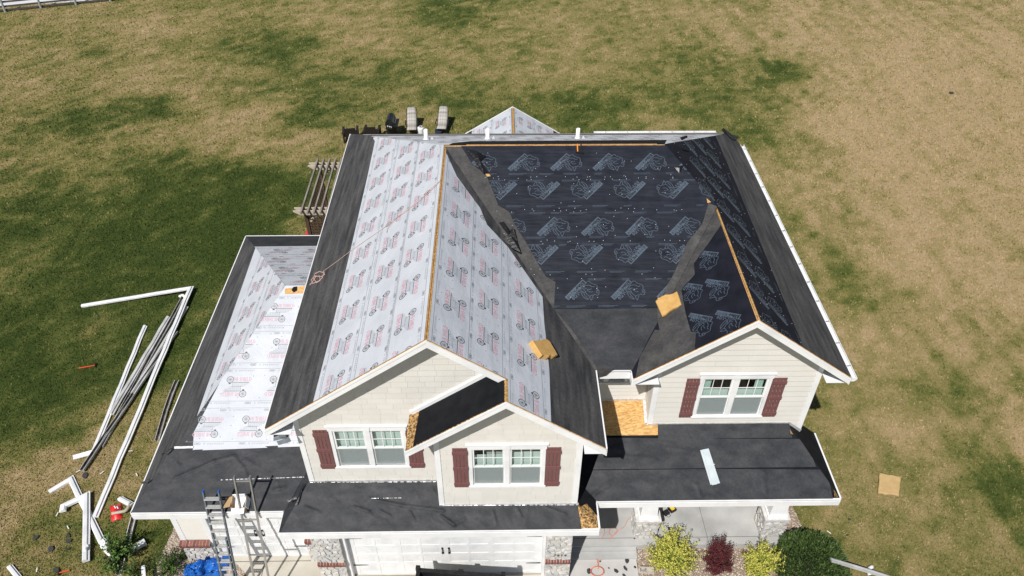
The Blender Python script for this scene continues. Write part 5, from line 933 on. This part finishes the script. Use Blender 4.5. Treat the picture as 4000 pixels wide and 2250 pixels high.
# open carton on the low roof
u, v = pWF.px(942, 1975); c = pWF.P(u, v, .07); CARD = plain('cardboard', (.44, .29, .15), .9); CW = plain('white_card', (.70, .72, .76), .8); t = empty('carton', c, .05, 'open white-lined cardboard box behind the aluminium ladder', 'box')
sl_ = QF
def cz(x, y): return sl_*y
for n_, a, b_, mt in (('side', (-.17, -.15), (-.155, .15), CARD), ('side', (.155, -.15), (.17, .15), CARD), ('side', (-.155, .135), (.155, .15), CW), ('side', (-.155, -.15), (.155, -.135), CARD), ('bottom', (-.155, -.135), (.155, .135), CW)):
    MB().add([(a[0], a[1], cz(0, a[1])), (b_[0], a[1], cz(0, a[1])), (b_[0], b_[1], cz(0, b_[1])), (a[0], b_[1], cz(0, b_[1]))]+[(x, y, cz(0, y)+(.02 if n_ == 'bottom' else .16)) for x, y in ((a[0], a[1]), (b_[0], a[1]), (b_[0], b_[1]), (a[0], b_[1]))], [(0, 3, 2, 1), (4, 5, 6, 7), (0, 1, 5, 4), (1, 2, 6, 5), (2, 3, 7, 6), (3, 0, 4, 7)]).build(n_, mt, t)
MB().bar((-.17, 0, .16), (-.33, .0, .12), .28, .008, (0, 0, 1)).build('flap', CARD, t); MB().bar((.17, 0, .16), (.22, .0, .02), .28, .008, (0, 0, 1)).build('flap', CW, t); MB().bar((0, -.15, .10), (0, -.28, .06), .30, .008, (0, 0, 1)).build('flap', CW, t)
# rope over the left slope
ROPE = noisy('pink_rope', (.42, .26, .22), (.55, .38, .33), 60, .8); oc5 = lambda a, b: (1000+a/2.415, 400+b/2.415); o8b = lambda a, b: (1200+a/1.705, 850+b/1.705)
t = empty('rope', pL.P(*pL.px(1720, 715), .03), 0, 'thin pink rope trailing down the white left slope from the ridge, ending in a coil', 'rope')
def ropeline(pts, h=.03, r=.006, par=None): b0 = par.location; return MB().tube([pL.P(*pL.px(*p), h)-b0 for p in pts], r, 5).build('strand', ROPE, par)
ropeline([oc5(*p) for p in [(1745, 742), (1690, 810), (1600, 890), (1480, 985), (1400, 1045), (1300, 1125), (1180, 1215), (1040, 1310), (885, 1420)]]+[o8b(*p) for p in [(200, 300), (150, 335), (110, 365)]], par=t); ropeline([oc5(*p) for p in [(1745, 752), (1640, 840), (1560, 930), (1420, 1040), (1330, 1100), (1250, 1200), (1243, 1240)]], .04, par=t)
coil = [(118, 362), (125, 385), (100, 400), (60, 395), (35, 420), (45, 445), (85, 430), (110, 405), (120, 375), (90, 365), (60, 380), (50, 410), (70, 440), (95, 425), (90, 395), (65, 400), (40, 440), (25, 455)]
ropeline([o8b(*p) for p in coil], .04, .012, t)
# ------------------------------------------------------------------ ladders and things by the garage
def ladder(px0, px1, top_s, label, rail_m, rung_m, caps_m, rungs, double, wd, ze=2.78):
    e0, e1 = at(*px0, ze), at(*px1, ze); yy = YW-.06; x0, x1 = e0.x, e1.x; d = Vector((0, .26, .966)); foot_s = (ze-.01)/.966; t = empty('ladder', ((x0+x1)/2, yy-.26*foot_s, .013), 0, label, 'ladder', 'ladders leaning on the low eave'); cx = (x0+x1)/2; L_ = foot_s+top_s
    for x in (x0, x1):
        r = MB(); r.bar((x-cx, 0, 0), Vector((x-cx, 0, 0))+d*L_, .03, .075, (0, -1, .27)).build('rail', rail_m, t)
        if double: MB().bar((x-cx+(.035 if x == x0 else -.035), -.05, 0), Vector((x-cx+(.035 if x == x0 else -.035), -.05, 0))+d*(L_*.62), .026, .06, (0, -1, .27)).build('rail', rail_m, t)
        MB().bar(Vector((x-cx, 0, 0))+d*(L_-.01), Vector((x-cx, 0, 0))+d*(L_+.03), .036, .082, (0, -1, .27)).build('end_cap', caps_m, t)
    for s_ in rungs:
        if s_ > L_-.03: continue
        p = d*s_; MB().bar(Vector((x0-cx, 0, 0))+p, Vector((x1-cx, 0, 0))+p, .028, .032, (0, -1, .27)).build('rung', rung_m, t)
        if double: MB().bar(Vector((x0-cx, -.055, 0))+p, Vector((x1-cx, -.055, 0))+p, .028, .032, (0, -1, .27)).build('rung', rung_m, t)
    return t
RUNG = noisy('dull_aluminium_rung', (.44, .44, .43), (.58, .57, .55), 12, .5, .4, metal=.3); BLUEP = plain('blue_plastic', (.02, .12, .42), .4); FIBR = noisy('slate_fibreglass', (.10, .12, .14), (.16, .18, .20), 8, .5)
ladder((812, 2003), (872, 2001), .62, 'slate-grey ladder with blue end caps and pale double rungs', FIBR, RUNG, BLUEP, [.2+.165*1.45*k for k in range(16)], True, .4)
ladder((943, 1999), (1003, 1997), 1.02, 'taller bare aluminium ladder with few rungs right of the blue-capped one', ALU, ALU, ALU, [.45, .62, 1.55, 2.65, 3.78], False, .4)
# blue tarp
b = at(800, 2240); n = 60; vs = []; tp = empty('tarp', (b.x, b.y, .012), 0, 'crumpled bright blue tarp at the foot of the ladders', 'tarp')
for i in range(n):
    for j in range(n):
        u, v = i/(n-1)-.5, j/(n-1)-.5; rr = max(abs(u), abs(v))*2; h = .18*(1-rr**2)+.22*(1-rr**3)*noise.noise((u*7, v*5, 2.))+.20*abs(noise.noise((u*11, v*9, 5.)))*(1-rr**3)+.10*abs(noise.noise((u*23, v*19, 8.)))*(1-rr**4); vs.append((u*1.15+.12*noise.noise((u*4, v*4, 9.)), v*.75+u*.3+.1*noise.noise((u*4, v*4, 19.)), max(.004, h)))
m = MB(); m.add(vs, [(i*n+j, (i+1)*n+j, (i+1)*n+j+1, i*n+j+1) for i in range(n-1) for j in range(n-1)]); m.build('tarp_sheet', noisy('blue_poly_tarp', (.010, .075, .33), (.025, .16, .52), 5, .3, .5, bump=.5, bscale=22, bdist=.02), tp)
# black dump trailer backed up to the double door
tr_ = empty('dump_trailer', (.42, -.76, .012), R(-5.5), 'black steel dump trailer parked against the double garage door', 'trailer'); W2, HT, LT = 1.02, 1.36, 3.9
box('tailgate', (-W2, -.05, .45), (W2, 0, HT), BLACKM, tr_); box('side', (-W2, -LT, .45), (-W2+.05, -.05, HT), BLACKM, tr_); box('side', (W2-.05, -LT, .45), (W2, -.05, HT), BLACKM, tr_); box('front_board', (-W2, -LT-.05, .45), (W2, -LT, HT), BLACKM, tr_); box('floor', (-W2+.05, -LT, .45), (W2-.05, -.05, .52), BLACKM, tr_)
box('top_rail', (-W2-.03, -.07, HT), (W2+.03, .03, HT+.05), BLACKM, tr_); box('top_rail', (-W2-.03, -LT, HT), (-W2+.06, -.07, HT+.05), BLACKM, tr_); box('top_rail', (W2-.06, -LT, HT), (W2+.03, -.07, HT+.05), BLACKM, tr_)
for sx in (-1, 1):
    box('corner_post', (sx*W2-.05, -.04, .4), (sx*W2+.05, .05, HT+.13), BLACKM, tr_)
    for yy in (-2.2, -3.0): w_ = MB().tube([(sx*(W2+.05), yy, .36), (sx*(W2+.27), yy, .36)], .36, 18).build('wheel', plain('tyre_rubber', (.02, .02, .02), .9) if 'tyre_rubber' not in bpy.data.materials else bpy.data.materials['tyre_rubber'], tr_); MB().tube([(sx*(W2+.26), yy, .36), (sx*(W2+.275), yy, .36)], .2, 14).build('rim', GREY_P, w_)
box('latch', (-.06, .0, HT-.02), (.06, .06, HT+.09), BLACKM, tr_); MB().bar((0, -LT-.05, .45), (0, -LT-1.3, .45), .12, .12).build('drawbar', BLACKM, tr_)
# orange extension cord and charger
CORD = plain('orange_cord', (.66, .20, .12), .5); t = empty('extension_cord', at(*o5(555, 1370), .06), 0, 'orange extension cord looping down the walk to a coil', 'cord')
def cat_(pts, n=6):
    o = []
    for i in range(len(pts)-1):
        a0, a1, a2, a3 = pts[max(i-1, 0)], pts[i], pts[i+1], pts[min(i+2, len(pts)-1)]
        for k in range(n): q = k/n; o.append(.5*((2*a1)+(a2-a0)*q+(2*a0-5*a1+4*a2-a3)*q*q+(3*a1-a0-3*a2+a3)*q*q*q))
    return o+[pts[-1]]
def zc(p): return .21 if p[1] < 860 else (.15 if p[1] < 905 else (.11 if p[1] < 1000 else .07))
def cordline(ps, mt, par, r=.006): return MB().tube([q-par.location for q in cat_([at(*o5(*p), zc(p)+.01) for p in ps])], r, 5).build('strand', mt, par)
cordline([(1120, 485), (1040, 545), (1005, 620), (950, 680), (880, 705), (820, 780), (750, 850), (700, 930), (660, 990), (580, 1050), (530, 1100), (515, 1150), (560, 1190), (575, 1290), (560, 1340)], CORD, t); cordline([(625, 655), (660, 690), (670, 740), (640, 810), (600, 850), (575, 930), (590, 985), (560, 1080), (545, 1170), (560, 1260), (570, 1330)], CORD, t)
cordline([(800, 660), (750, 700), (745, 760), (790, 800), (840, 775), (875, 725), (850, 680), (800, 660), (760, 690)], CORD, t); cordline([(750, 860), (735, 910), (690, 970), (640, 990), (600, 960), (610, 900), (660, 890), (675, 930), (640, 985)], CORD, t); cordline([(540, 1060), (510, 1130), (530, 1180), (590, 1200), (630, 1170), (610, 1130), (560, 1140)], CORD, t)
coilp = []
for k in range(64): a = k*2*math.pi/16; rr = 1+.10*math.sin(k*1.7); coilp.append((553+105*rr*math.cos(a), 1372+78*rr*math.sin(a)))
MB().tube([at(*o5(*p), .075+.012*(i % 5))-t.location for i, p in enumerate(coilp)], .0055, 5).build('coil', CORD, t)
t = empty('battery_charger', at(*o5(1720, 405), .2), .5, 'black and yellow battery charger with its cord on the porch slab', 'charger'); YEL = plain('tool_yellow', (.70, .48, .03), .5); box('charger_body', (-.20, -.07, 0), (-.05, .07, .07), IRON, t); box('battery', (.0, -.08, 0), (.17, .10, .08), IRON, t); box('battery_cover', (.03, -.05, .08), (.14, .06, .095), YEL, t)
cordline([(1600, 380), (1640, 440), (1620, 430), (1650, 470), (1700, 460), (1680, 430), (1720, 340), (1690, 310)], IRON, t, .005)
# engraved garden stone
c = at(2524, 2224, .12); t = empty('name_stone', (c.x, c.y, .02), R(-5), 'pale engraved garden stone half hidden by the large yellow shrub', 'garden stone'); nrm = Vector((0, -.55, .83)); sU, sV = Vector((1, 0, 0)), Vector((0, .83, .55)); pts = [(-.2, -.08), (.2, -.09), (.22, .02), (.18, .09), (-.15, .085), (-.205, .02)]
MB().prism([sU*a+sV*b+Vector((0, 0, .07)) for a, b in pts], nrm*.06).build('stone_slab', noisy('engraved_stone', (.30, .26, .22), (.40, .36, .31), 12, .9, bump=.4, bscale=30), t); m = MB()
for q in text_tris('Boff', .125, .85, .002): m.add([sU*(a-.17)+sV*(b-.04)+Vector((0, 0, .07))+nrm*.0625 for a, b in q], [(0, 1, 2)])
m.build('engraved_letters', plain('engraving', (.10, .095, .09), .9), t)
# ------------------------------------------------------------------ shrubs
def leafmat(name, a, b): return noisy(name, a, b, 9, .6, .25, lo=.35, hi=.65)
def shrub(base, r, h, nst, label, mats, leaf=.03, nodes=16, per=4, shoots=5, spread=1.0, seed=1, group=None, dense=0):
    rr = random.Random(seed); t = empty('shrub', (base.x, base.y, .02), 0, label, 'shrub', group); br = MB(); lf = MB()
    def leafat(p, mi, s):
        a = Vector((rr.gauss(0, 1), rr.gauss(0, 1), rr.gauss(.2, .7))).normalized(); b_ = a.cross(Vector((rr.gauss(0, 1), rr.gauss(0, 1), rr.gauss(0, 1)))).normalized()
        lf.add([p, p+a*s*.5+b_*s*.32, p+a*s, p+a*s*.5-b_*s*.32], [(0, 1, 2, 3)], mi)
    for k in range(nst+shoots):
        long_ = k >= nst; az = rr.random()*2*math.pi; el = math.acos(rr.uniform(.12, 1)) if not long_ else rr.uniform(.15, 1.0); L_ = rr.uniform(.75, 1.05) if not long_ else rr.uniform(1.05, 1.5)
        tip = Vector((math.cos(az)*math.sin(el)*r*L_*spread, math.sin(az)*math.sin(el)*r*L_*spread, math.cos(el)*h*L_*.95+.08)); ctrl = Vector((tip.x*.35, tip.y*.35, tip.z*.75)); pts = []
        for i in range(6): q = i/5; pts.append(ctrl*(2*q*(1-q))+tip*q*q)
        br.tube(pts, .007, 4, .002, False)
        for i in range(nodes):
            q = .30+.70*(i+rr.random())/nodes; p = ctrl*(2*q*(1-q))+tip*q*q
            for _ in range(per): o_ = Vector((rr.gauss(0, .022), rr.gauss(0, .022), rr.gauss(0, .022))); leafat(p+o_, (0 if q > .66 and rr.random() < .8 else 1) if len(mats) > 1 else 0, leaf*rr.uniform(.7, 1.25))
    br.build('branches', noisy('bark', (.05, .035, .025), (.09, .07, .05), 20), t); lf.build('foliage', None, t, mats=mats); return t
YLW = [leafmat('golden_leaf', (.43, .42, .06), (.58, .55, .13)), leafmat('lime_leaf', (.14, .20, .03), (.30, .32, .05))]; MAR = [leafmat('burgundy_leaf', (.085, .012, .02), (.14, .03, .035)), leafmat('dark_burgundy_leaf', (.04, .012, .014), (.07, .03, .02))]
GB = 'shrubs in the front bed'
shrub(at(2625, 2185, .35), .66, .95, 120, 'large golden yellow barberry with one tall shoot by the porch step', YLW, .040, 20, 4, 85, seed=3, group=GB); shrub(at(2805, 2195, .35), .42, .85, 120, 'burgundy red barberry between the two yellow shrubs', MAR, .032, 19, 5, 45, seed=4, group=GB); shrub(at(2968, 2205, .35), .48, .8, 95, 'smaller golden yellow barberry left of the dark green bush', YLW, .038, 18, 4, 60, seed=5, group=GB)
t = empty('shrub', at(3172, 2205, .4), 0, 'broad dark green evergreen bush with a downspout lying across it', 'shrub', GB); t.location.z = .02; lf = MB(); rr = random.Random(8)
for k in range(15000):
    az = rr.random()*6.283; ct = rr.uniform(-.05, 1); st = math.sqrt(1-ct*ct); bump_ = 1+.22*noise.noise((math.cos(az)*st*2.5, math.sin(az)*st*2.5, ct*2.5))+.05*noise.noise((math.cos(az)*st*7, math.sin(az)*st*7, ct*7)); rad = rr.uniform(.86, 1.0)*bump_
    p = Vector((math.cos(az)*st*.92*rad, math.sin(az)*st*.92*rad, ct*1.0*rad+.05)); d = Vector((math.cos(az)*st, math.sin(az)*st, ct+.4))+Vector((rr.gauss(0, .5), rr.gauss(0, .5), rr.gauss(0, .4))); d.normalize(); s = d.cross(Vector((rr.gauss(0, 1), rr.gauss(0, 1), rr.gauss(0, 1)))).normalized(); L_ = rr.uniform(.05, .11)
    lf.add([p-s*.012, p+s*.012, p+d*L_*.6+s*.012, p+d*L_, p+d*L_*.6-s*.012], [(0, 1, 2, 3, 4)], rr.choice((0, 0, 1)))
lf.build('foliage', None, t, mats=[leafmat('yew_leaf', (.030, .055, .014), (.055, .095, .025)), leafmat('yew_tip', (.07, .115, .03), (.10, .14, .04))]); MB().tube([(0, 0, 0), (0, 0, .7)], .06, 6, .02).build('trunk', bpy.data.materials['bark'], t); m = MB()
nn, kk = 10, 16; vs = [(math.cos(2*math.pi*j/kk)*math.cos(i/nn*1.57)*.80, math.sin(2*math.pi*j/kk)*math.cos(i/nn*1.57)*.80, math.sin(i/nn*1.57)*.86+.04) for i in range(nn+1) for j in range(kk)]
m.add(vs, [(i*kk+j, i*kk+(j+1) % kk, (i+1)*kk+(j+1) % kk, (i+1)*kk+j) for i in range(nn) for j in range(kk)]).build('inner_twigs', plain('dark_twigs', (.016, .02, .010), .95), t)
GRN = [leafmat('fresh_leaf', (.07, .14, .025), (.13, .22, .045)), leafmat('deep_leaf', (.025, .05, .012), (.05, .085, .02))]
GLB = 'shrubs at the left end of the garage'
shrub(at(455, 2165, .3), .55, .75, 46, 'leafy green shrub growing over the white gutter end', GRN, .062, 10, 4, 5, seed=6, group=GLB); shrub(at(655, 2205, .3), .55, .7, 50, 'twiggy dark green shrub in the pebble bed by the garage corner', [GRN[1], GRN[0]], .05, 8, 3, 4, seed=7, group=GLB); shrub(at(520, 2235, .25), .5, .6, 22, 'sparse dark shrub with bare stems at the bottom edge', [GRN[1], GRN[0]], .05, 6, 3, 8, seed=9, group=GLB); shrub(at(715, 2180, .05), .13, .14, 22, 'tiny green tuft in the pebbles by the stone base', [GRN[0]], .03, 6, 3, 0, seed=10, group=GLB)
# ------------------------------------------------------------------ back yard
def bxl(n, a, b, m, p): return box(n, a, b, m, p)
def arm_chair(px, rz, label):
    b = at(*px); t = empty('armchair', b, rz, label, 'chair', 'dark armchairs behind the house'); t.scale = (.78, .8, .85); hw = .42
    bxl('seat', (-hw+.1, -.32, .30), (hw-.1, .36, .40), WICK, t); m = MB(); m.prism([(-hw+.1, -.34, .40), (-hw+.1, -.42, .92), (-hw+.1, -.48, .92), (-hw+.1, -.42, .30)], (2*hw-.2, 0, 0)); m.build('backrest', WICK, t)
    for s in (-1, 1): bxl('armrest', (s*hw-.07, -.42, .56), (s*hw+.07, .46, .62), WICK, t); bxl('leg', (s*hw-.05, .34, 0), (s*hw+.05, .44, .56), WICK, t); bxl('leg', (s*hw-.05, -.42, 0), (s*hw+.05, -.32, .56), WICK, t); bxl('side_panel', (s*hw-.02, -.32, .12), (s*hw+.02, .34, .5), WICK, t)
    bxl('apron', (-hw+.1, .30, .16), (hw-.1, .36, .30), WICK, t)
arm_chair((1374, 545), R(8), 'left of two dark armchairs, mostly hidden by the roof corner'); arm_chair((1457, 540), R(-2), 'right of two dark armchairs, next to the grill')
def plaid():
    m, t, b = nmat('plaid_cushion', (.55, .51, .45), .9, .1); L = t.links.new; tc = t.nodes.new('ShaderNodeTexCoord'); sp = t.nodes.new('ShaderNodeSeparateXYZ'); L(tc.outputs['Object'], sp.inputs[0]); last = None
    mx0 = t.nodes.new('ShaderNodeMixRGB'); mx0.inputs[1].default_value = (.42, .395, .36, 1); mx0.inputs[2].default_value = (.12, .11, .12, 1); tot = None
    for ax, fr in ((0, 7.0), (1, 5.5)):
        a = t.nodes.new('ShaderNodeMath'); a.operation = 'MULTIPLY'; a.inputs[1].default_value = fr; L(sp.outputs[ax], a.inputs[0]); f = t.nodes.new('ShaderNodeMath'); f.operation = 'FRACT'; L(a.outputs[0], f.inputs[0]); c = t.nodes.new('ShaderNodeMath'); c.operation = 'LESS_THAN'; c.inputs[1].default_value = .22; L(f.outputs[0], c.inputs[0])
        d = t.nodes.new('ShaderNodeMath'); d.operation = 'MULTIPLY'; d.inputs[1].default_value = .34; L(c.outputs[0], d.inputs[0])
        if tot is None: tot = d
        else: e = t.nodes.new('ShaderNodeMath'); e.operation = 'ADD'; L(tot.outputs[0], e.inputs[0]); L(d.outputs[0], e.inputs[1]); tot = e
    L(tot.outputs[0], mx0.inputs[0]); L(mx0.outputs[0], b.inputs['Base Color']); return m
PLD = plaid()
def lounger(px, rz, label):
    b = at(*px); t = empty('recliner', b, rz, label, 'chair', 'plaid cushioned recliners on the back lawn'); t.scale = (.8, .85, .85); prof = [(-.55, .42), (-.2, .36), (.0, .40), (.35, .62), (.62, .84), (.66, .88), (.95, 1.02)]; hw = .29
    for nm, seg in (('seat_cushion', prof[:3]), ('back_cushion', prof[2:5]), ('head_cushion', prof[4:])):
        m = MB(); n = len(seg); nx_ = 7; vs = []; mid = (n-1)/2
        for layer in (0, 1):
            for i, (y, z) in enumerate(seg):
                for k in range(nx_):
                    u = k/(nx_-1)*2-1; puff = .05*(1-u**8)*(1-(abs(i-mid)/(mid+.6))**4)+.03 if layer else 0; wv = hw*(1-.04*abs(i-mid))*(.9 if nm == 'head_cushion' else 1); vs.append((u*wv, y-.4*puff, z+puff))
        q = n*nx_; fs = [(i*nx_+k, i*nx_+k+1, (i+1)*nx_+k+1, (i+1)*nx_+k) for i in range(n-1) for k in range(nx_-1)]; fs += [tuple(q+j for j in f) for f in fs]
        rim = [k for k in range(nx_)]+[i*nx_+nx_-1 for i in range(1, n)]+[(n-1)*nx_+k for k in range(nx_-2, -1, -1)]+[i*nx_ for i in range(n-2, 0, -1)]; fs += [(rim[j], rim[(j+1) % len(rim)], q+rim[(j+1) % len(rim)], q+rim[j]) for j in range(len(rim))]
        m.add(vs, fs); m.build(nm, PLD, t, smooth=True)
    for s in (-1, 1): MB().tube([(s*.31, -.6, .36), (s*.31, 0, .37), (s*.31, .95, .96)], .016, 6).build('frame_rail', IRON, t); MB().tube([(s*.32, -.45, .0), (s*.32, .45, .62)], .015, 6).build('leg', IRON, t); MB().tube([(s*.32, .5, .0), (s*.32, -.25, .55)], .015, 6).build('leg', IRON, t); MB().bar((s*.36, -.25, .58), (s*.36, .25, .62), .06, .03).build('armrest', IRON, t)
lounger((1611, 516), R(3), 'plaid recliner standing next to the grill'); lounger((1729, 512), R(-4), 'plaid recliner standing farther right, nearer the rear gable')
b = at(1532, 535); t = empty('grill', b, R(88), 'black gas grill with rounded lid between chairs and recliners', 'grill'); t.scale = (.85, .72, .95); GRL = noisy('black_enamel', (.010, .011, .013), (.018, .018, .02), 6, .18, .6)
bxl('cabinet', (-.38, -.25, .08), (.38, .25, .80), GRL, t); m = MB(); vs = []; n = 10
for x in (-.40, .40): vs += [(x, .30*math.cos(math.pi*k/n)+.0, .82+.34*math.sin(math.pi*k/n)) for k in range(n+1)]
m.add(vs, [(k, k+1, n+2+k, n+1+k) for k in range(n)]+[tuple(range(n+1)), tuple(range(n+1, 2*n+2))]).build('lid', GRL, t)
bxl('side_shelf', (-.72, -.22, .78), (-.42, .22, .82), GRL, t); bxl('front_shelf', (-.40, -.52, .76), (.40, -.28, .84), GRL, t); MB().tube([(-.3, -.34, .92), (.3, -.34, .92)], .015, 6).build('lid_handle', ALU, t)
for k in range(4): bxl('leg', (-.36+.68*(k % 2), -.22+.4*(k//2), 0), (-.32+.68*(k % 2), -.18+.4*(k//2), .08), IRON, t)
for k in range(3): MB().tube([(-.62+.05*k, -.15+.12*k, .83), (-.5+.03*k, -.1+.12*k, .84)], .02, 5).build('utensil', WHITE_P, t)
b = at(1645, 525); t = empty('propane_tank', b, 0, 'small white propane tank on the grass between the recliners', 'tank'); MB().tube([(0, 0, .02), (0, 0, .07), (0, 0, .32), (0, 0, .38)], .15, 14).build('cylinder', WHITE_P, t, smooth=True); MB().tube([(0, 0, .38), (0, 0, .44)], .10, 10, .09, False).build('collar', GREY_P, t); MB().tube([(0, 0, .38), (0, 0, .43)], .03, 6).build('valve', IRON, t)
b = at(1712, 524); tag(scrap((1712, 522), .35, plain('navy_canvas', (.02, .03, .06), .7), 'dark blue bundle beside the right recliner', 'bundle', None, .02, 'canvas_bundle', th=.18), None)
# pergola with lattice
ZP = 2.25; A = at(1192, 822, ZP); B = at(1246, 646, ZP); pg = empty('pergola', (A.x, A.y, 0), 0, 'weathered wooden pergola with lattice panels left of the house', 'pergola'); D = Vector((B.x-A.x, B.y-A.y, 0)); xr = 3.0
for j, (o_, nm) in enumerate(((Vector((0, 0, 0)), 'a'), (D, 'b'))):
    for dy in (-.10, .10): MB().prism([o_+Vector((-.42, dy, ZP+.05)), o_+Vector((-.42, dy, ZP+.0)), o_+Vector((-.18, dy, ZP-.14)), o_+Vector((xr, dy, ZP-.14)), o_+Vector((xr, dy, ZP+.05))], (0, .04, 0)).build('beam', WOODP, pg)
    for px_ in (0, xr-.3): box('post', tuple(o_+Vector((px_-.06, -.06, 0))), tuple(o_+Vector((px_+.06, .08, ZP+.02))), WOODB, pg)
    MB().bar(o_+Vector((.0, .02, ZP-.6)), o_+Vector((.45, .02, ZP-.14)), .05, .09).build('brace', WOODP, pg)
for k in range(11): a0 = Vector((-.08+.235*k, -.32, ZP+.09)); MB().bar(a0, Vector((a0.x, 0, a0.z))+D+Vector((0, .32, 0)), .058, .10).build('rafter', WOODD, pg)
def lattice(o_, ax, L_, z0, z1, par):
    f = empty('lattice_panel', o_); f.parent = par; n = 0; h = z1-z0; st = .135
    for k in range(int(L_/st)+1): MB().bar(ax*(k*st)+Vector((0, 0, z0)), ax*(k*st)+Vector((0, 0, z1)), .012, .042, ax).build('slat', WOODB, f)
    for k in range(int(h/st)+1): MB().bar(Vector((0, 0, z0+k*st))+ax.cross(Vector((0, 0, 1)))*.014, ax*L_+Vector((0, 0, z0+k*st))+ax.cross(Vector((0, 0, 1)))*.014, .012, .042).build('slat', WOODB, f)
lattice(Vector((.08, 0, 0)), Vector((1, 0, 0)), 2.4, .1, 1.9, pg); lattice(D*.05, D.normalized(), D.length*.9, .1, 1.9, pg)
c = at(1303, 745, .3); t = tag(MB().tube([(0, 0, 0), (0, 0, .04), (0, 0, .06)], .14, 16, .12).build('orange_disc', plain('orange_plastic', (.75, .20, .02), .5), None, (c.x, c.y, .05)), 'round orange disc on the grass behind the pergola slats', 'disc'); c = at(1203, 910, .2); tag(MB().box((-.1, -.1, 0), (.1, .1, .22)).tube([(0, 0, .22), (0, 0, .3)], .04, 8).build('red_can', plain('red_plastic', (.55, .06, .05), .5), None, (c.x, c.y, 0)), 'small red fuel can at the foot of the pergola post', 'can')
# fence along the far path
FEN = noisy('grey_fence_post', (.26, .28, .29), (.36, .38, .39), 6, .7); q = [at(x, y) for x, y in ((22, 48), (160, 33), (293, 22), (432, 6))]; st = (q[3]-q[0])/3; RAILW = noisy('dark_rail', (.05, .045, .04), (.10, .09, .08), 6, .85)
fe = empty('fence', q[0], 0, 'grey post-and-rail fence along the pale path at the upper left corner', 'fence')
for k in range(-2, 9):
    p = st*k; MB().tube([p, p+Vector((0, 0, 1.35))], .07, 8).build('post', FEN, fe)
    for zz_ in (.12, .34, .62): MB().bar(p+Vector((.0, .09, zz_)), p+st+Vector((.0, .09, zz_)), .05, .10).build('rail', RAILW, fe)
